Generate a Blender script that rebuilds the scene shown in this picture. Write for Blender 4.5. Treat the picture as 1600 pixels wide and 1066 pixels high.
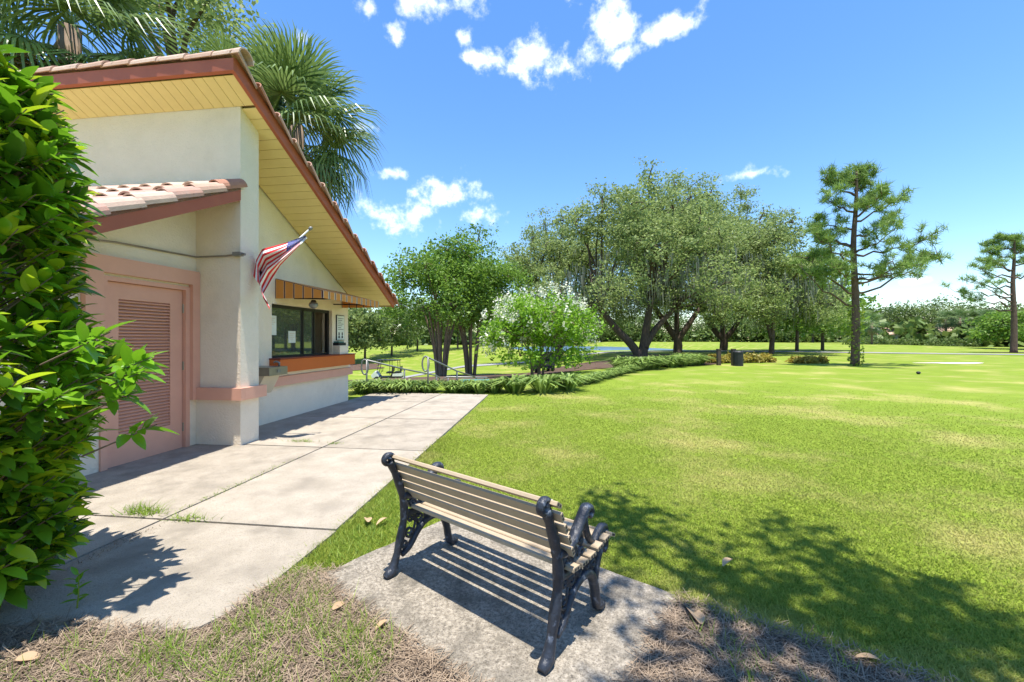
import bpy, math, random
import numpy as np
from mathutils import Vector, Matrix, Euler, noise as mnoise
R = math.radians
rng = np.random.default_rng(7); random.seed(7)
for o in list(bpy.data.objects): bpy.data.objects.remove(o)
scene = bpy.context.scene; COL = scene.collection
# ------------------------------------------------------------------ camera
CAMH = 1.45; F = 640.0
cam = bpy.data.objects.new('camera', bpy.data.cameras.new('camera')); COL.objects.link(cam)
cam.location = (0, 0, CAMH); cam.rotation_euler = (R(90), 0, 0)
cam.data.sensor_width = 36; cam.data.lens = 36*F/1600; cam.data.shift_y = -3/1600
cam.data.clip_start = .05; cam.data.clip_end = 5000
scene.camera = cam
# ------------------------------------------------------------------ light
SUND = Vector((.03, -.15, 1)).normalized()
sun = bpy.data.objects.new('sun', bpy.data.lights.new('sun', 'SUN')); COL.objects.link(sun)
sun.data.energy = 4.1; sun.data.angle = R(.55); sun.data.color = (1, .95, .87)
sun.rotation_euler = SUND.to_track_quat('Z', 'Y').to_euler(); sun.location = (0, 0, 30)
scene.view_settings.view_transform = 'Standard'; scene.view_settings.look = 'None'
scene.view_settings.exposure = 1.1; scene.view_settings.gamma = 1
w = bpy.data.worlds.new('World'); scene.world = w; w.use_nodes = True
nt = w.node_tree; N = nt.nodes; L = nt.links; N.clear()
def nd(t, tree=None, **k):
    n = (tree or nt).nodes.new(t)
    for a, b in k.items(): setattr(n, a, b)
    return n
sky = nd('ShaderNodeTexSky', sky_type='NISHITA', sun_disc=False)
sky.sun_elevation = math.asin(SUND.z); sky.sun_rotation = math.atan2(SUND.x, SUND.y)
sky.air_density = 1.25; sky.dust_density = .0; sky.ozone_density = 6
tc = nd('ShaderNodeTexCoord')
def vm(op, a, b):
    n = nd('ShaderNodeVectorMath', operation=op)
    for i, q in enumerate((a, b)):
        if isinstance(q, (tuple, Vector)): n.inputs[i].default_value = q
        elif q is not None: L.new(q, n.inputs[i])
    return n
def mm(op, a, b=None, c=None):
    n = nd('ShaderNodeMath', operation=op)
    for i, q in enumerate((a, b, c)):
        if q is None: continue
        if isinstance(q, (int, float)): n.inputs[i].default_value = q
        else: L.new(q, n.inputs[i])
    return n.outputs[0]
DIR = tc.outputs['Generated']
# cumulus: bearing (right of +Y) and height are real directions on the sky dome
CL = [(835,88,66,36),(945,45,44,46),(975,85,26,14),(1045,40,38,20),(685,8,56,22),(575,12,24,28),(612,52,20,18),(718,52,20,18),(738,90,22,13),
      (640,336,105,26),(690,305,48,34),(612,272,40,10),(566,200,18,14),(1180,272,42,10),(1430,438,24,5),(470,62,18,18)]
dirs = []
for u, v, a, b in CL:
    x, y = (u-800)/F, (530-v)/F; k = math.sqrt(1+x*x+y*y); dirs.append((Vector((x, 1, y)).normalized(), 1.38*a/F/k/math.sqrt(1+x*x), 1.38*b/F/k/math.sqrt(1+y*y)))
for az, el, a, b in ((100,35,.16,.08),(140,25,.2,.07),(180,40,.17,.09),(215,22,.2,.08),(250,38,.15,.08),(285,30,.16,.07),(60,50,.1,.06),(330,60,.1,.06),(75,20,.15,.05),(160,62,.12,.08)):
    dirs.append((Vector((math.sin(R(az))*math.cos(R(el)), math.cos(R(az))*math.cos(R(el)), math.sin(R(el)))), a, b))
acc = None
for c, a, b in dirs:
    e = Vector((c.y, -c.x, 0)).normalized(); up = e.cross(c).normalized()
    p = vm('DOT_PRODUCT', DIR, e/a).outputs['Value']; q = vm('DOT_PRODUCT', DIR, up/b).outputs['Value']
    d2 = mm('ADD', mm('MULTIPLY', p, p), mm('MULTIPLY', q, q))
    v = mm('SUBTRACT', 1, mm('SQRT', d2))
    acc = v if acc is None else mm('MAXIMUM', acc, v)
n1 = nd('ShaderNodeTexNoise'); n1.inputs['Scale'].default_value = 13; n1.inputs['Detail'].default_value = 9; n1.inputs['Roughness'].default_value = .62; L.new(DIR, n1.inputs['Vector'])
n2 = nd('ShaderNodeTexNoise'); n2.inputs['Scale'].default_value = 5; n2.inputs['Detail'].default_value = 6; L.new(DIR, n2.inputs['Vector'])
dens = mm('ADD', mm('MAXIMUM', acc, -1.2), mm('MULTIPLY', mm('SUBTRACT', n1.outputs['Fac'], .53), 4.6))
mr = nd('ShaderNodeMapRange', interpolation_type='SMOOTHSTEP'); mr.inputs['From Min'].default_value = .0; mr.inputs['From Max'].default_value = 1.35; L.new(dens, mr.inputs['Value'])
ccol = nd('ShaderNodeMix', data_type='RGBA'); L.new(mm('MULTIPLY', n2.outputs['Fac'], 1.0), ccol.inputs['Factor'])
ccol.inputs['A'].default_value = (6.6, 6.9, 7.5, 1); ccol.inputs['B'].default_value = (10, 10, 10, 1)
hs = nd('ShaderNodeHueSaturation'); hs.inputs['Saturation'].default_value = 1.16; hs.inputs['Hue'].default_value = .505; hs.inputs['Value'].default_value = 1.0; L.new(sky.outputs[0], hs.inputs['Color'])
mx = nd('ShaderNodeMix', data_type='RGBA'); L.new(mr.outputs[0], mx.inputs['Factor']); L.new(hs.outputs[0], mx.inputs['A']); L.new(ccol.outputs['Result'], mx.inputs['B'])
bg = nd('ShaderNodeBackground'); bg.inputs['Strength'].default_value = .122; L.new(mx.outputs['Result'], bg.inputs['Color'])
wo = nd('ShaderNodeOutputWorld'); L.new(bg.outputs[0], wo.inputs['Surface'])
# ------------------------------------------------------------------ materials
def pmat(name, c1, c2=None, scale=5, rough=.8, bump=0, bscale=40, spec=.3, c3=None, s3=1.2, t3=(.5,.62), metal=0, detail=6, emit=None, stretch=None, grain=None):
    m = bpy.data.materials.new(name); m.use_nodes = True; t = m.node_tree; b = t.nodes['Principled BSDF']
    b.inputs['Roughness'].default_value = rough; b.inputs['Specular IOR Level'].default_value = spec; b.inputs['Metallic'].default_value = metal
    g = nd('ShaderNodeNewGeometry', t); vec = g.outputs['Position']
    if stretch:
        mp = nd('ShaderNodeMapping', t); mp.inputs['Scale'].default_value = stretch; t.links.new(vec, mp.inputs['Vector']); vec = mp.outputs[0]
    c2 = c2 or tuple(x*.85 for x in c1)
    def noise(s, d=detail):
        n = nd('ShaderNodeTexNoise', t); n.inputs['Scale'].default_value = s; n.inputs['Detail'].default_value = d; n.inputs['Roughness'].default_value = .62
        t.links.new(vec, n.inputs['Vector']); return n.outputs['Fac']
    def mixc(f, a, bb):
        x = nd('ShaderNodeMix', t, data_type='RGBA'); t.links.new(f, x.inputs['Factor'])
        for k, q in (('A', a), ('B', bb)):
            if isinstance(q, tuple): x.inputs[k].default_value = (*q, 1)
            else: t.links.new(q, x.inputs[k])
        return x.outputs['Result']
    def rampf(f, lo, hi):
        r = nd('ShaderNodeMapRange', t); r.inputs['From Min'].default_value = lo; r.inputs['From Max'].default_value = hi; t.links.new(f, r.inputs['Value']); return r.outputs[0]
    col = mixc(rampf(noise(scale), .32, .68), c1, c2)
    if c3: col = mixc(rampf(noise(s3), *t3), col, c3)
    if grain:
        col = mixc(rampf(noise(140, 3), .52, .72), col, grain); col = mixc(rampf(noise(38, 8), .60, .74), col, grain)
    t.links.new(col, b.inputs['Base Color'])
    if bump:
        bn = nd('ShaderNodeBump', t); bn.inputs['Strength'].default_value = bump; bn.inputs['Distance'].default_value = .02
        t.links.new(noise(bscale, 4), bn.inputs['Height']); t.links.new(bn.outputs[0], b.inputs['Normal'])
    if emit: b.inputs['Emission Color'].default_value = (*emit, 1); b.inputs['Emission Strength'].default_value = 1
    return m
def leafmat(name, c1, c2, trans=.35, rough=.5, spec=.3, scale=.6, c3=None):
    m = bpy.data.materials.new(name); m.use_nodes = True; t = m.node_tree; b = t.nodes['Principled BSDF']; out = t.nodes['Material Output']
    g = nd('ShaderNodeNewGeometry', t)
    n = nd('ShaderNodeTexNoise', t); n.inputs['Scale'].default_value = scale; n.inputs['Detail'].default_value = 4; t.links.new(g.outputs['Position'], n.inputs['Vector'])
    a = nd('ShaderNodeMath', t, operation='ADD'); t.links.new(g.outputs['Random Per Island'], a.inputs[0]); t.links.new(n.outputs['Fac'], a.inputs[1])
    h = nd('ShaderNodeMapRange', t); h.inputs['From Min'].default_value = .35; h.inputs['From Max'].default_value = 1.25; t.links.new(a.outputs[0], h.inputs['Value'])
    r = nd('ShaderNodeValToRGB', t); r.color_ramp.elements[0].color = (*c1, 1); r.color_ramp.elements[1].color = (*c2, 1)
    if c3: e = r.color_ramp.elements.new(.94); e.color = (*c2, 1); r.color_ramp.elements[-1].color = (*c3, 1)
    t.links.new(h.outputs[0], r.inputs['Fac']); t.links.new(r.outputs[0], b.inputs['Base Color'])
    b.inputs['Roughness'].default_value = rough; b.inputs['Specular IOR Level'].default_value = spec
    tr = nd('ShaderNodeBsdfTranslucent', t); t.links.new(r.outputs[0], tr.inputs['Color'])
    mixs = nd('ShaderNodeMixShader', t); mixs.inputs[0].default_value = trans
    t.links.new(b.outputs[0], mixs.inputs[1]); t.links.new(tr.outputs[0], mixs.inputs[2]); t.links.new(mixs.outputs[0], out.inputs['Surface'])
    return m
M = {}
M['stucco'] = pmat('stucco', (.80,.69,.545), (.745,.64,.50), 3, .9, .6, 42, c3=(.64,.545,.42), s3=1.6, t3=(.56,.85))
M['pink'] = pmat('pink_paint', (.68,.36,.255), (.63,.33,.235), 4, .55, .12, 40)
M['red'] = pmat('red_paint', (.40,.115,.058), (.35,.095,.05), 3, .5, .05, 30)
M['soffit'] = pmat('yellow_soffit', (.80,.63,.29), (.76,.59,.27), 6, .5)
M['groove'] = pmat('soffit_groove', (.35,.24,.10), None, 6, .7)
M['tile'] = [pmat('clay_tile_%d' % i, c, d, 9, .85, .25, 60, c3=(.16,.11,.09), s3=14, t3=(.6,.8)) for i, (c, d) in enumerate([((.52,.34,.25),(.44,.28,.2)), ((.60,.43,.33),(.5,.35,.27)), ((.42,.2,.13),(.36,.17,.11)), ((.5,.27,.2),(.44,.3,.24))])]
M['conc'] = pmat('concrete', (.43,.375,.30), (.335,.29,.225), 3.6, .9, .5, 90, c3=(.22,.19,.15), s3=2.1, t3=(.5,.8), grain=(.24,.205,.16))
M['pad'] = pmat('weathered_concrete', (.48,.42,.335), (.19,.162,.122), 55, .9, .7, 110, c3=(.13,.115,.09), s3=5.5, t3=(.46,.72), grain=(.07,.06,.048))
M['joint'] = pmat('joint_dirt', (.07,.055,.04), (.12,.09,.06), 20, .95)
M['lawn'] = pmat('lawn_turf', (.205,.27,.032), (.145,.21,.02), 1.1, .95, .5, 60, .1, c3=(.38,.34,.11), s3=.55, t3=(.50,.72))
M['mulch'] = pmat('mulch', (.125,.078,.05), (.07,.042,.028), 3, .95, .5, 30)
M['straw'] = pmat('pine_straw', (.13,.088,.06), (.06,.04,.028), 18, .95, .8, 90)
M['path'] = pmat('asphalt_path', (.30,.295,.29), (.25,.245,.24), 1, .9)
M['sand'] = pmat('sand', (.7,.63,.5), None, 2, .9)
M['water'] = pmat('lake_water', (.10,.17,.24), (.08,.15,.22), 1, .28, .8, 1.5, .8)  # blue base puts the reflected sky into the water colour
M['iron'] = pmat('cast_iron', (.014,.017,.024), (.03,.036,.05), 12, .42, .3, 60, .5, c3=(.17,.20,.26), s3=22, t3=(.55,.72))  # bluish patches: wear, plus sky-lit highlights put into the colour
M['slat'] = pmat('bench_slat', (.45,.35,.235), (.39,.30,.195), 3, .5, .1, 60, stretch=(3,3,3))
M['slat_end'] = pmat('slat_core', (.05,.045,.04), None, 5, .9)
M['galv'] = pmat('galvanised_pipe', (.26,.26,.245), (.2,.2,.19), 10, .45, metal=.5)
M['steel'] = pmat('fountain_steel', (.30,.27,.22), (.24,.21,.17), 6, .35, metal=.55, spec=.5)
M['beige'] = pmat('beige_metal', (.62,.53,.40), None, 4, .5)
M['orange'] = pmat('orange_laminate', (.55,.13,.03), (.5,.115,.028), 2, .4)
M['counter'] = pmat('counter_red', (.22,.04,.025), None, 3, .35)
M['bronze'] = pmat('bronze_frame', (.025,.022,.02), None, 3, .4)
M['tan'] = pmat('interior_tan', (.50,.36,.19), None, 2, .8)
M['paper'] = pmat('paper', (.72,.75,.68), None, 5, .8)
M['ink'] = pmat('ink', (.05,.05,.05), None, 5, .8)
M['white'] = pmat('white_plastic', (.78,.78,.76), None, 4, .35)
M['black'] = pmat('black_plastic', (.018,.018,.02), (.03,.03,.03), 4, .5)
M['rubber'] = pmat('rubber', (.02,.02,.02), None, 4, .8)
M['teal'] = pmat('teal_box', (.08,.20,.17), None, 3, .6)
M['aw_o'] = pmat('awning_orange', (.62,.25,.05), (.58,.225,.045), 4, .8)
M['aw_d'] = pmat('awning_maroon', (.08,.025,.03), None, 4, .8)
M['aw_w'] = pmat('awning_pale', (.62,.5,.36), None, 4, .8)
M['fr'] = pmat('flag_red', (.68,.03,.035), None, 4, .7); M['fw'] = pmat('flag_white', (.86,.84,.8), None, 4, .7); M['fb'] = pmat('flag_blue', (.07,.08,.27), None, 4, .7)
M['bark'] = pmat('bark', (.13,.095,.07), (.06,.045,.035), 4, .95, .8, 14, stretch=(3,3,.7))
M['bark_l'] = pmat('smooth_bark', (.26,.19,.13), (.15,.105,.075), 4, .9, .4, 14, stretch=(3,3,.7))
M['bark_p'] = pmat('pine_bark', (.17,.11,.08), (.075,.05,.04), 5, .95, .8, 12, stretch=(2,2,.7))
M['thatch'] = leafmat('dead_frond', (.16,.10,.06), (.34,.25,.16), .2, .8)
M['oak'] = leafmat('oak_leaf', (.095,.14,.042), (.34,.42,.14), .45, .55, scale=.35)
M['myrtle'] = leafmat('myrtle_leaf', (.07,.145,.02), (.22,.36,.05), .43, scale=.5)
M['wmyrtle'] = leafmat('young_myrtle_leaf', (.11,.23,.018), (.28,.48,.04), .45, scale=.8)
M['flower'] = leafmat('myrtle_flower', (.58,.60,.42), (.80,.79,.66), .3)
M['far'] = leafmat('far_leaf', (.05,.085,.022), (.18,.25,.06), .35, scale=.12)
M['bright'] = leafmat('bright_leaf', (.07,.14,.02), (.22,.36,.05), .4, scale=.3)  # brighter green foliage for a few background trees
M['pine'] = leafmat('pine_needle', (.085,.155,.03), (.29,.42,.10), .4, scale=.5)
M['palm'] = leafmat('palm_leaf', (.05,.10,.025), (.20,.29,.09), .3, .38, .5, scale=.9)
M['bush'] = leafmat('bush_leaf', (.018,.07,.010), (.20,.42,.018), .4, .26, .5, scale=2.4, c3=(.42,.55,.02))
M['lirio'] = leafmat('liriope_leaf', (.05,.11,.016), (.29,.40,.09), .3, scale=1.5)
M['blade'] = leafmat('grass_blade', (.20,.275,.030), (.35,.40,.075), .4, .7, .1, scale=.9)
M['tuft'] = leafmat('tuft_blade', (.11,.22,.02), (.30,.40,.06), .4, .5, scale=3)
M['needle'] = leafmat('straw_needle', (.075,.05,.034), (.36,.27,.185), .1, .8, scale=6)
M['deadleaf'] = leafmat('fallen_leaf', (.32,.20,.12), (.55,.38,.22), .2, .7, scale=5)
M['moss'] = leafmat('spanish_moss', (.13,.14,.10), (.30,.31,.23), .3, .9, scale=.8)
M['vine'] = leafmat('vine_leaf', (.12,.20,.02), (.34,.42,.05), .4)
M['reed'] = leafmat('amber_reed', (.22,.20,.03), (.45,.36,.07), .35)
t_ = M['blade'].node_tree; rp = [n for n in t_.nodes if n.type == 'VALTORGB'][0]; g0 = [n for n in t_.nodes if n.type == 'NEW_GEOMETRY'][0]
nz_ = nd('ShaderNodeTexNoise', t_); nz_.inputs['Scale'].default_value = .55; nz_.inputs['Detail'].default_value = 6; nz_.inputs['Roughness'].default_value = .62; t_.links.new(g0.outputs['Position'], nz_.inputs['Vector'])
mr_ = nd('ShaderNodeMapRange', t_); mr_.inputs['From Min'].default_value = .46; mr_.inputs['From Max'].default_value = .64; mr_.inputs['To Max'].default_value = .75; t_.links.new(nz_.outputs['Fac'], mr_.inputs['Value'])
mx_ = nd('ShaderNodeMix', t_, data_type='RGBA'); t_.links.new(mr_.outputs[0], mx_.inputs['Factor']); t_.links.new(rp.outputs[0], mx_.inputs['A']); mx_.inputs['B'].default_value = (.54,.47,.19,1)
for n in t_.nodes:
    if n.type in ('BSDF_PRINCIPLED', 'BSDF_TRANSLUCENT'): t_.links.new(mx_.outputs['Result'], n.inputs[0])
gm = bpy.data.materials.new('window_glass'); gm.use_nodes = True; b = gm.node_tree.nodes['Principled BSDF']
b.inputs['Base Color'].default_value = (.16,.19,.17,1); b.inputs['Roughness'].default_value = .02; b.inputs['Transmission Weight'].default_value = .6; b.inputs['Specular IOR Level'].default_value = 1.0; b.inputs['IOR'].default_value = 2.1; M['glass'] = gm
# ------------------------------------------------------------------ mesh helpers
class MB:
    def __init__(s): s.v = []; s.f = []
    def add(s, vs, fs):
        o = len(s.v); s.v += [tuple(v) for v in vs]; s.f += [tuple(i+o for i in f) for f in fs]; return s
    def box(s, x0, x1, y0, y1, z0, z1):
        return s.add([(x0,y0,z0),(x1,y0,z0),(x1,y1,z0),(x0,y1,z0),(x0,y0,z1),(x1,y0,z1),(x1,y1,z1),(x0,y1,z1)],
                     [(3,2,1,0),(4,5,6,7),(0,1,5,4),(1,2,6,5),(2,3,7,6),(3,0,4,7)])
    def obox(s, c, ax, ay, az):
        c, ax, ay, az = map(Vector, (c, ax, ay, az))
        vs = [c+ax*i+ay*j+az*k for k in (-1,1) for i, j in ((-1,-1),(1,-1),(1,1),(-1,1))]
        return s.add(vs, [(3,2,1,0),(4,5,6,7),(0,1,5,4),(1,2,6,5),(2,3,7,6),(3,0,4,7)])
    def prism(s, pts, d):
        n = len(pts); d = Vector(d); a = [Vector(p) for p in pts]; b = [p+d for p in a]
        return s.add(a+b, [tuple(range(n))[::-1], tuple(range(n, 2*n))]+[(i, (i+1) % n, n+(i+1) % n, n+i) for i in range(n)])
    def tube(s, path, rad, n=8, flat=1.0, cap=True):
        P = [Vector(p) for p in path]; k = len(P)
        if not hasattr(rad, '__len__'): rad = [rad]*k
        vs = []; prev = None
        for i in range(k):
            t = (P[min(i+1, k-1)]-P[max(i-1, 0)]).normalized()
            if prev is None: prev = Vector((1,0,0)) if abs(t.x) < .8 else Vector((0,1,0))
            a = (prev-t*prev.dot(t)).normalized(); bb = t.cross(a); prev = a
            for j in range(n):
                an = 2*math.pi*j/n; vs.append(P[i]+a*math.cos(an)*rad[i]*flat+bb*math.sin(an)*rad[i])
        fs = [(i*n+j, i*n+(j+1) % n, (i+1)*n+(j+1) % n, (i+1)*n+j) for i in range(k-1) for j in range(n)]
        if cap: fs += [tuple(range(n))[::-1], tuple(range((k-1)*n, k*n))]
        return s.add(vs, fs)
    def mesh(s, name, mat, smooth=False):
        me = bpy.data.meshes.new(name); me.from_pydata(s.v, [], s.f); me.update()
        if smooth: me.polygons.foreach_set('use_smooth', [True]*len(me.polygons))
        me.materials.append(mat); return me
    def obj(s, name, mat, parent=None, smooth=False, **k):
        return link(name, s.mesh(name, mat, smooth), parent, **k)
def link(name, me, parent=None, loc=None, rot=None, **k):
    o = bpy.data.objects.new(name, me); COL.objects.link(o)
    if parent: o.parent = parent
    if loc is not None: o.location = loc
    if rot is not None: o.rotation_euler = rot
    tag(o, **k); return o
def tag(o, label=None, cat=None, group=None, kind=None):
    for a, b in (('label', label), ('category', cat), ('group', group), ('kind', kind)):
        if b: o[a] = b
    return o
def thing(name, loc, label, cat, rz=0, group=None):
    return link(name, None, None, loc, (0, 0, rz), label=label, cat=cat, group=group)
def rawmesh(name, V, Fc, mat, smooth=False):
    V = np.asarray(V, dtype=np.float32); Fc = np.asarray(Fc, dtype=np.int32); k = Fc.shape[1]
    me = bpy.data.meshes.new(name); me.vertices.add(len(V)); me.vertices.foreach_set('co', V.ravel())
    me.loops.add(Fc.size); me.loops.foreach_set('vertex_index', Fc.ravel())
    me.polygons.add(len(Fc)); me.polygons.foreach_set('loop_start', np.arange(0, Fc.size, k, dtype=np.int32))
    me.update(calc_edges=True); me.validate()
    if smooth: me.polygons.foreach_set('use_smooth', [True]*len(Fc))
    me.materials.append(mat); return me
def smooth01(t): t = np.clip(t, 0, 1); return t*t*(3-2*t)
def unit(a): return a/np.maximum(np.linalg.norm(a, axis=1, keepdims=True), 1e-6)
# ------------------------------------------------------------------ terrain
EX = [-200,-.7,1,2.35,5.2,11,20,60,300]; EY = [10.7,10.7,11.4,13.4,18.5,25,42,130,400]
AX = [-60,-11,-5,2,8,12,20,300]; AV = [2.5,2.25,1.35,1.15,.5,.12,0,0]
def gz(x, y):
    x = np.asarray(x, float); y = np.asarray(y, float)
    s = y-np.interp(x, EX, EY)
    z = -np.interp(x, AX, AV)*smooth01(s/24)
    z = z+1.9*smooth01((y-52)/40)*smooth01((6-x)/14)
    lake = np.sqrt(((x-28)/30)**2+((y-135)/70)**2); z = z-3.0*smooth01((1.18-lake)/.3)
    z = z+.5*np.exp(-(((x-62)/14)**2+((y-72)/7)**2))
    z = z+.12*np.sin(x*.11+1)*np.sin(y*.09)*smooth01((y-28)/20)
    return z
def hit(u, v, far=400):
    Y = np.geomspace(1, far, 3000); X = (u-800)/F*Y; Z = CAMH-(v-530)/F*Y
    i = int(np.argmax(Z < gz(X, Y))) or len(Y)-1
    return float(X[i]), float(Y[i]), float(gz(X[i], Y[i]))
def at(u, v, Y): return Vector(((u-800)/F*Y, Y, CAMH+(530-v)/F*Y))
def grid(name, xs, ys, zf, mat, **k):
    xs = np.asarray(xs); ys = np.asarray(ys); X, Y = np.meshgrid(xs, ys); Z = zf(X, Y)
    nx, ny = len(xs), len(ys); i = np.arange((ny-1)*(nx-1)); r, c = i//(nx-1), i % (nx-1); a = r*nx+c
    return link(name, rawmesh(name, np.stack([X, Y, Z], -1).reshape(-1, 3), np.stack([a, a+1, a+nx+1, a+nx], 1), mat, True), None, **k)
def sp(lim, n, p=2.2):
    t = np.linspace(-1, 1, n); return np.sign(t)*np.abs(t)**p*lim
grid('lawn_ground', sp(1800, 181, 3), np.concatenate([np.linspace(-1500, -20, 12), np.linspace(-15, 40, 90), np.geomspace(41, 2500, 60)]), gz, M['lawn'], kind='structure')
def strip(name, pts, wid, mat, dz=.02, n=60, **k):
    P = np.array(pts); t = np.linspace(0, len(P)-1, n); cx = np.interp(t, range(len(P)), P[:, 0]); cy = np.interp(t, range(len(P)), P[:, 1])
    tx = np.gradient(cx); ty = np.gradient(cy); l = np.hypot(tx, ty); nx, ny = -ty/l, tx/l; V = []; m = 6
    for q in np.linspace(-wid/2, wid/2, m): V.append(np.stack([cx+nx*q, cy+ny*q, gz(cx+nx*q, cy+ny*q)+dz], 1))
    V = np.stack(V, 1).reshape(-1, 3); Fc = [(i*m+j, i*m+j+1, (i+1)*m+j+1, (i+1)*m+j) for i in range(n-1) for j in range(m-1)]
    return link(name, rawmesh(name, V, Fc, mat, True), None, **k)
def blob(name, cx, cy, rx, ry, mat, dz=.03, rot=0, wob=.18, seed=0, **k):
    V = []; nr, na = 10, 48; 
    for i in range(nr+1):
        for j in range(na):
            an = 2*math.pi*j/na; q = i/nr*(1+wob*math.sin(3*an+seed)+wob*.6*math.sin(5*an+2*seed)); dx, dy = rx*q*math.cos(an), ry*q*math.sin(an)
            x = cx+dx*math.cos(rot)-dy*math.sin(rot); y = cy+dx*math.sin(rot)+dy*math.cos(rot); V.append((x, y, float(gz(x, y))+dz))
    Fc = [(i*na+j, (i+1)*na+j, (i+1)*na+(j+1) % na, i*na+(j+1) % na) for i in range(nr) for j in range(na)]
    return link(name, rawmesh(name, V, Fc, mat, True), None, **k)
strip('cart_path', [(-40,37),(-24,35.5),(-14,35),(-9,38),(-4,43),(2,48),(9,52),(18,50),(30,44),(48,37),(75,35),(130,36)], 2.6, M['path'], .04, 140, kind='structure')
blob('mulch_bed', 6.5, 27, 6.5, 5.5, M['mulch'], .03, .5, kind='structure'); blob('mulch_bed', 13, 37, 4.5, 3, M['mulch'], .03, seed=2, kind='structure')
blob('mulch_bed', -4, 23, 9, 7, M['mulch'], .03, seed=1, kind='structure'); blob('mulch_bed', -22, 52, 6, 5, M['mulch'], .05, seed=4, kind='structure')
blob('mulch_bed', 55.5, 45, 4, 2, M['mulch'], .05, seed=5, kind='structure')
blob('sand_bunker', 26.5, 24.6, 2.0, .7, M['sand'], .02, .1, kind='structure')
blob('lake', 28, 135, 35, 81, M['water'], 0, wob=.03, kind='structure')
for v in bpy.data.objects['lake'].data.vertices: v.co.z = -2.05
# ------------------------------------------------------------------ building frame (local x' out of wall, y' along wall)
AL = math.atan(.125); CA, SA = math.cos(AL), math.sin(AL)
def W(x, y, z=0): return Vector((x*CA+y*SA, -x*SA+y*CA, z))
BX, BY = -5.0, 6.5
bld = thing('snack_bar_building', W(BX, BY, 0), 'cream stucco snack bar with red tiled roof and yellow soffit', 'building', -AL)
class B(MB):     # builder in building coordinates
    def obj(s, name, mat, parent=None, smooth=False, **k):
        par = parent or bld; s.v = [(x-BX, y-BY, z) for x, y, z in s.v]; return MB.obj(s, name, mat, par, smooth, **k)
SL = .53
def sof(y): return 4.58+SL*(4.97-y)
WP = -4.93
# walls
b = B(); b.prism([(WP,1.2,0),(WP,3.80,0),(WP,3.80,2.76),(WP,1.2,2.0)], (-4,0,0)); b.prism([(WP,4.86,0),(WP,4.968,0),(WP,4.968,3.36),(WP,4.86,3.32)], (-4,0,0)); b.prism([(WP,3.80,2.14),(WP,4.86,2.14),(WP,4.86,3.32),(WP,3.80,2.76)], (-4,0,0)); b.obj('door_wall', M['stucco'])
b = B(); b.box(-9.2, -4.27, 4.97, 5.30, 2.2, sof(5.3)); b.box(-5.3, -4.27, 4.97, 5.30, 0, 2.2); b.prism([(-9.2,4.97,sof(5.3)),(-9.2,5.30,sof(5.3)),(-9.2,4.97,sof(4.97))], (9.2-4.27,0,0)); b.obj('end_wall', M['stucco'])
b = B()
b.prism([(WP,5.302,0),(WP,6.42,0),(WP,6.42,sof(6.42)),(WP,5.302,sof(5.302))], (-.22,0,0))
b.prism([(WP,6.42,2.06),(WP,8.26,2.06),(WP,8.26,sof(8.26)),(WP,6.42,sof(6.42))], (-.22,0,0))
b.prism([(WP,8.26,0),(WP,8.92,0),(WP,8.92,sof(8.92)),(WP,8.26,sof(8.26))], (-.22,0,0))
b.box(WP-.22, WP, 6.42, 8.26, 0, 1.09); b.box(-9, WP-.222, 8.7, 8.92, 0, 2.5)
b.obj('service_wall', M['stucco'])
b = B(); b.box(-7.6, WP-.23, 5.31, 8.69, 0, .02); b.box(-7.7, -7.6, 5.31, 8.69, 0, 2.5); b.box(-7.6, WP-.23, 5.31, 8.69, 2.45, 2.5); b.box(-5.9, -5.8, 7.75, 8.6, 0, 2.44); b.obj('interior', M['tan'])
# bands
b = B(); b.box(WP, -4.20, 4.90, 4.968, .64, .80); b.box(-4.268, -4.20, 4.97, 5.37, .64, .80); b.box(-4.93, -4.27, 5.302, 5.37, .64, .80); b.obj('wall_band', M['pink'])
b = B(); b.box(WP+.002, WP+.08, 5.72, 8.98, .64, .80); b.obj('wall_band', M['pink'])
b = B(); b.box(WP+.002, WP+.05, 6.40, 8.92, .803, .875); b.obj('counter_trim', M['stucco'])
b = B(); b.box(WP+.002, WP+.20, 6.36, 8.86, .88, 1.10); cf = b.obj('counter_front', M['orange'])
b = B(); b.box(WP-.22, WP+.215, 6.35, 8.87, 1.102, 1.125); b.obj('countertop', M['counter'])
# door + surround
b = B(); b.box(WP+.002, WP+.065, 3.63, 3.80, .645, 2.35); b.box(WP+.002, WP+.065, 4.86, 4.967, .645, 2.35); b.box(WP+.002, WP+.065, 3.80, 4.86, 2.17, 2.35); b.obj('door_surround', M['pink'])
b = B(); b.box(WP-.1, WP+.02, 3.802, 3.87, 0, 2.138); b.box(WP-.1, WP+.02, 4.80, 4.858, 0, 2.138); b.box(WP-.1, WP+.02, 3.87, 4.80, 2.09, 2.138); b.obj('door_frame', M['pink'])
b = B(); b.box(WP-.08, WP-.03, 3.876, 4.02, .015, 2.085); b.box(WP-.08, WP-.03, 4.63, 4.794, .015, 2.085); b.box(WP-.08, WP-.03, 4.02, 4.63, .015, .36); b.box(WP-.08, WP-.03, 4.02, 4.63, 1.90, 2.085); b.box(WP-.08, WP-.07, 4.02, 4.63, .36, 1.9)
door = b.obj('door', M['pink'])
sm = B().obox((0,0,0), (.018,0,-.013), (0,.302,0), (.002,0,.004)).mesh('louver_slat', M['pink'])
for k in range(40): link('louver_slat', sm, door, (WP-.05-BX, 4.325-BY, .385+k*.0385))
for z in (.3, 1.1, 1.85):
    h = B(); h.tube([(WP-.02,4.80,z-.055),(WP-.02,4.80,z+.055)], .011, 8); h.obj('hinge', M['steel'], door)
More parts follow.
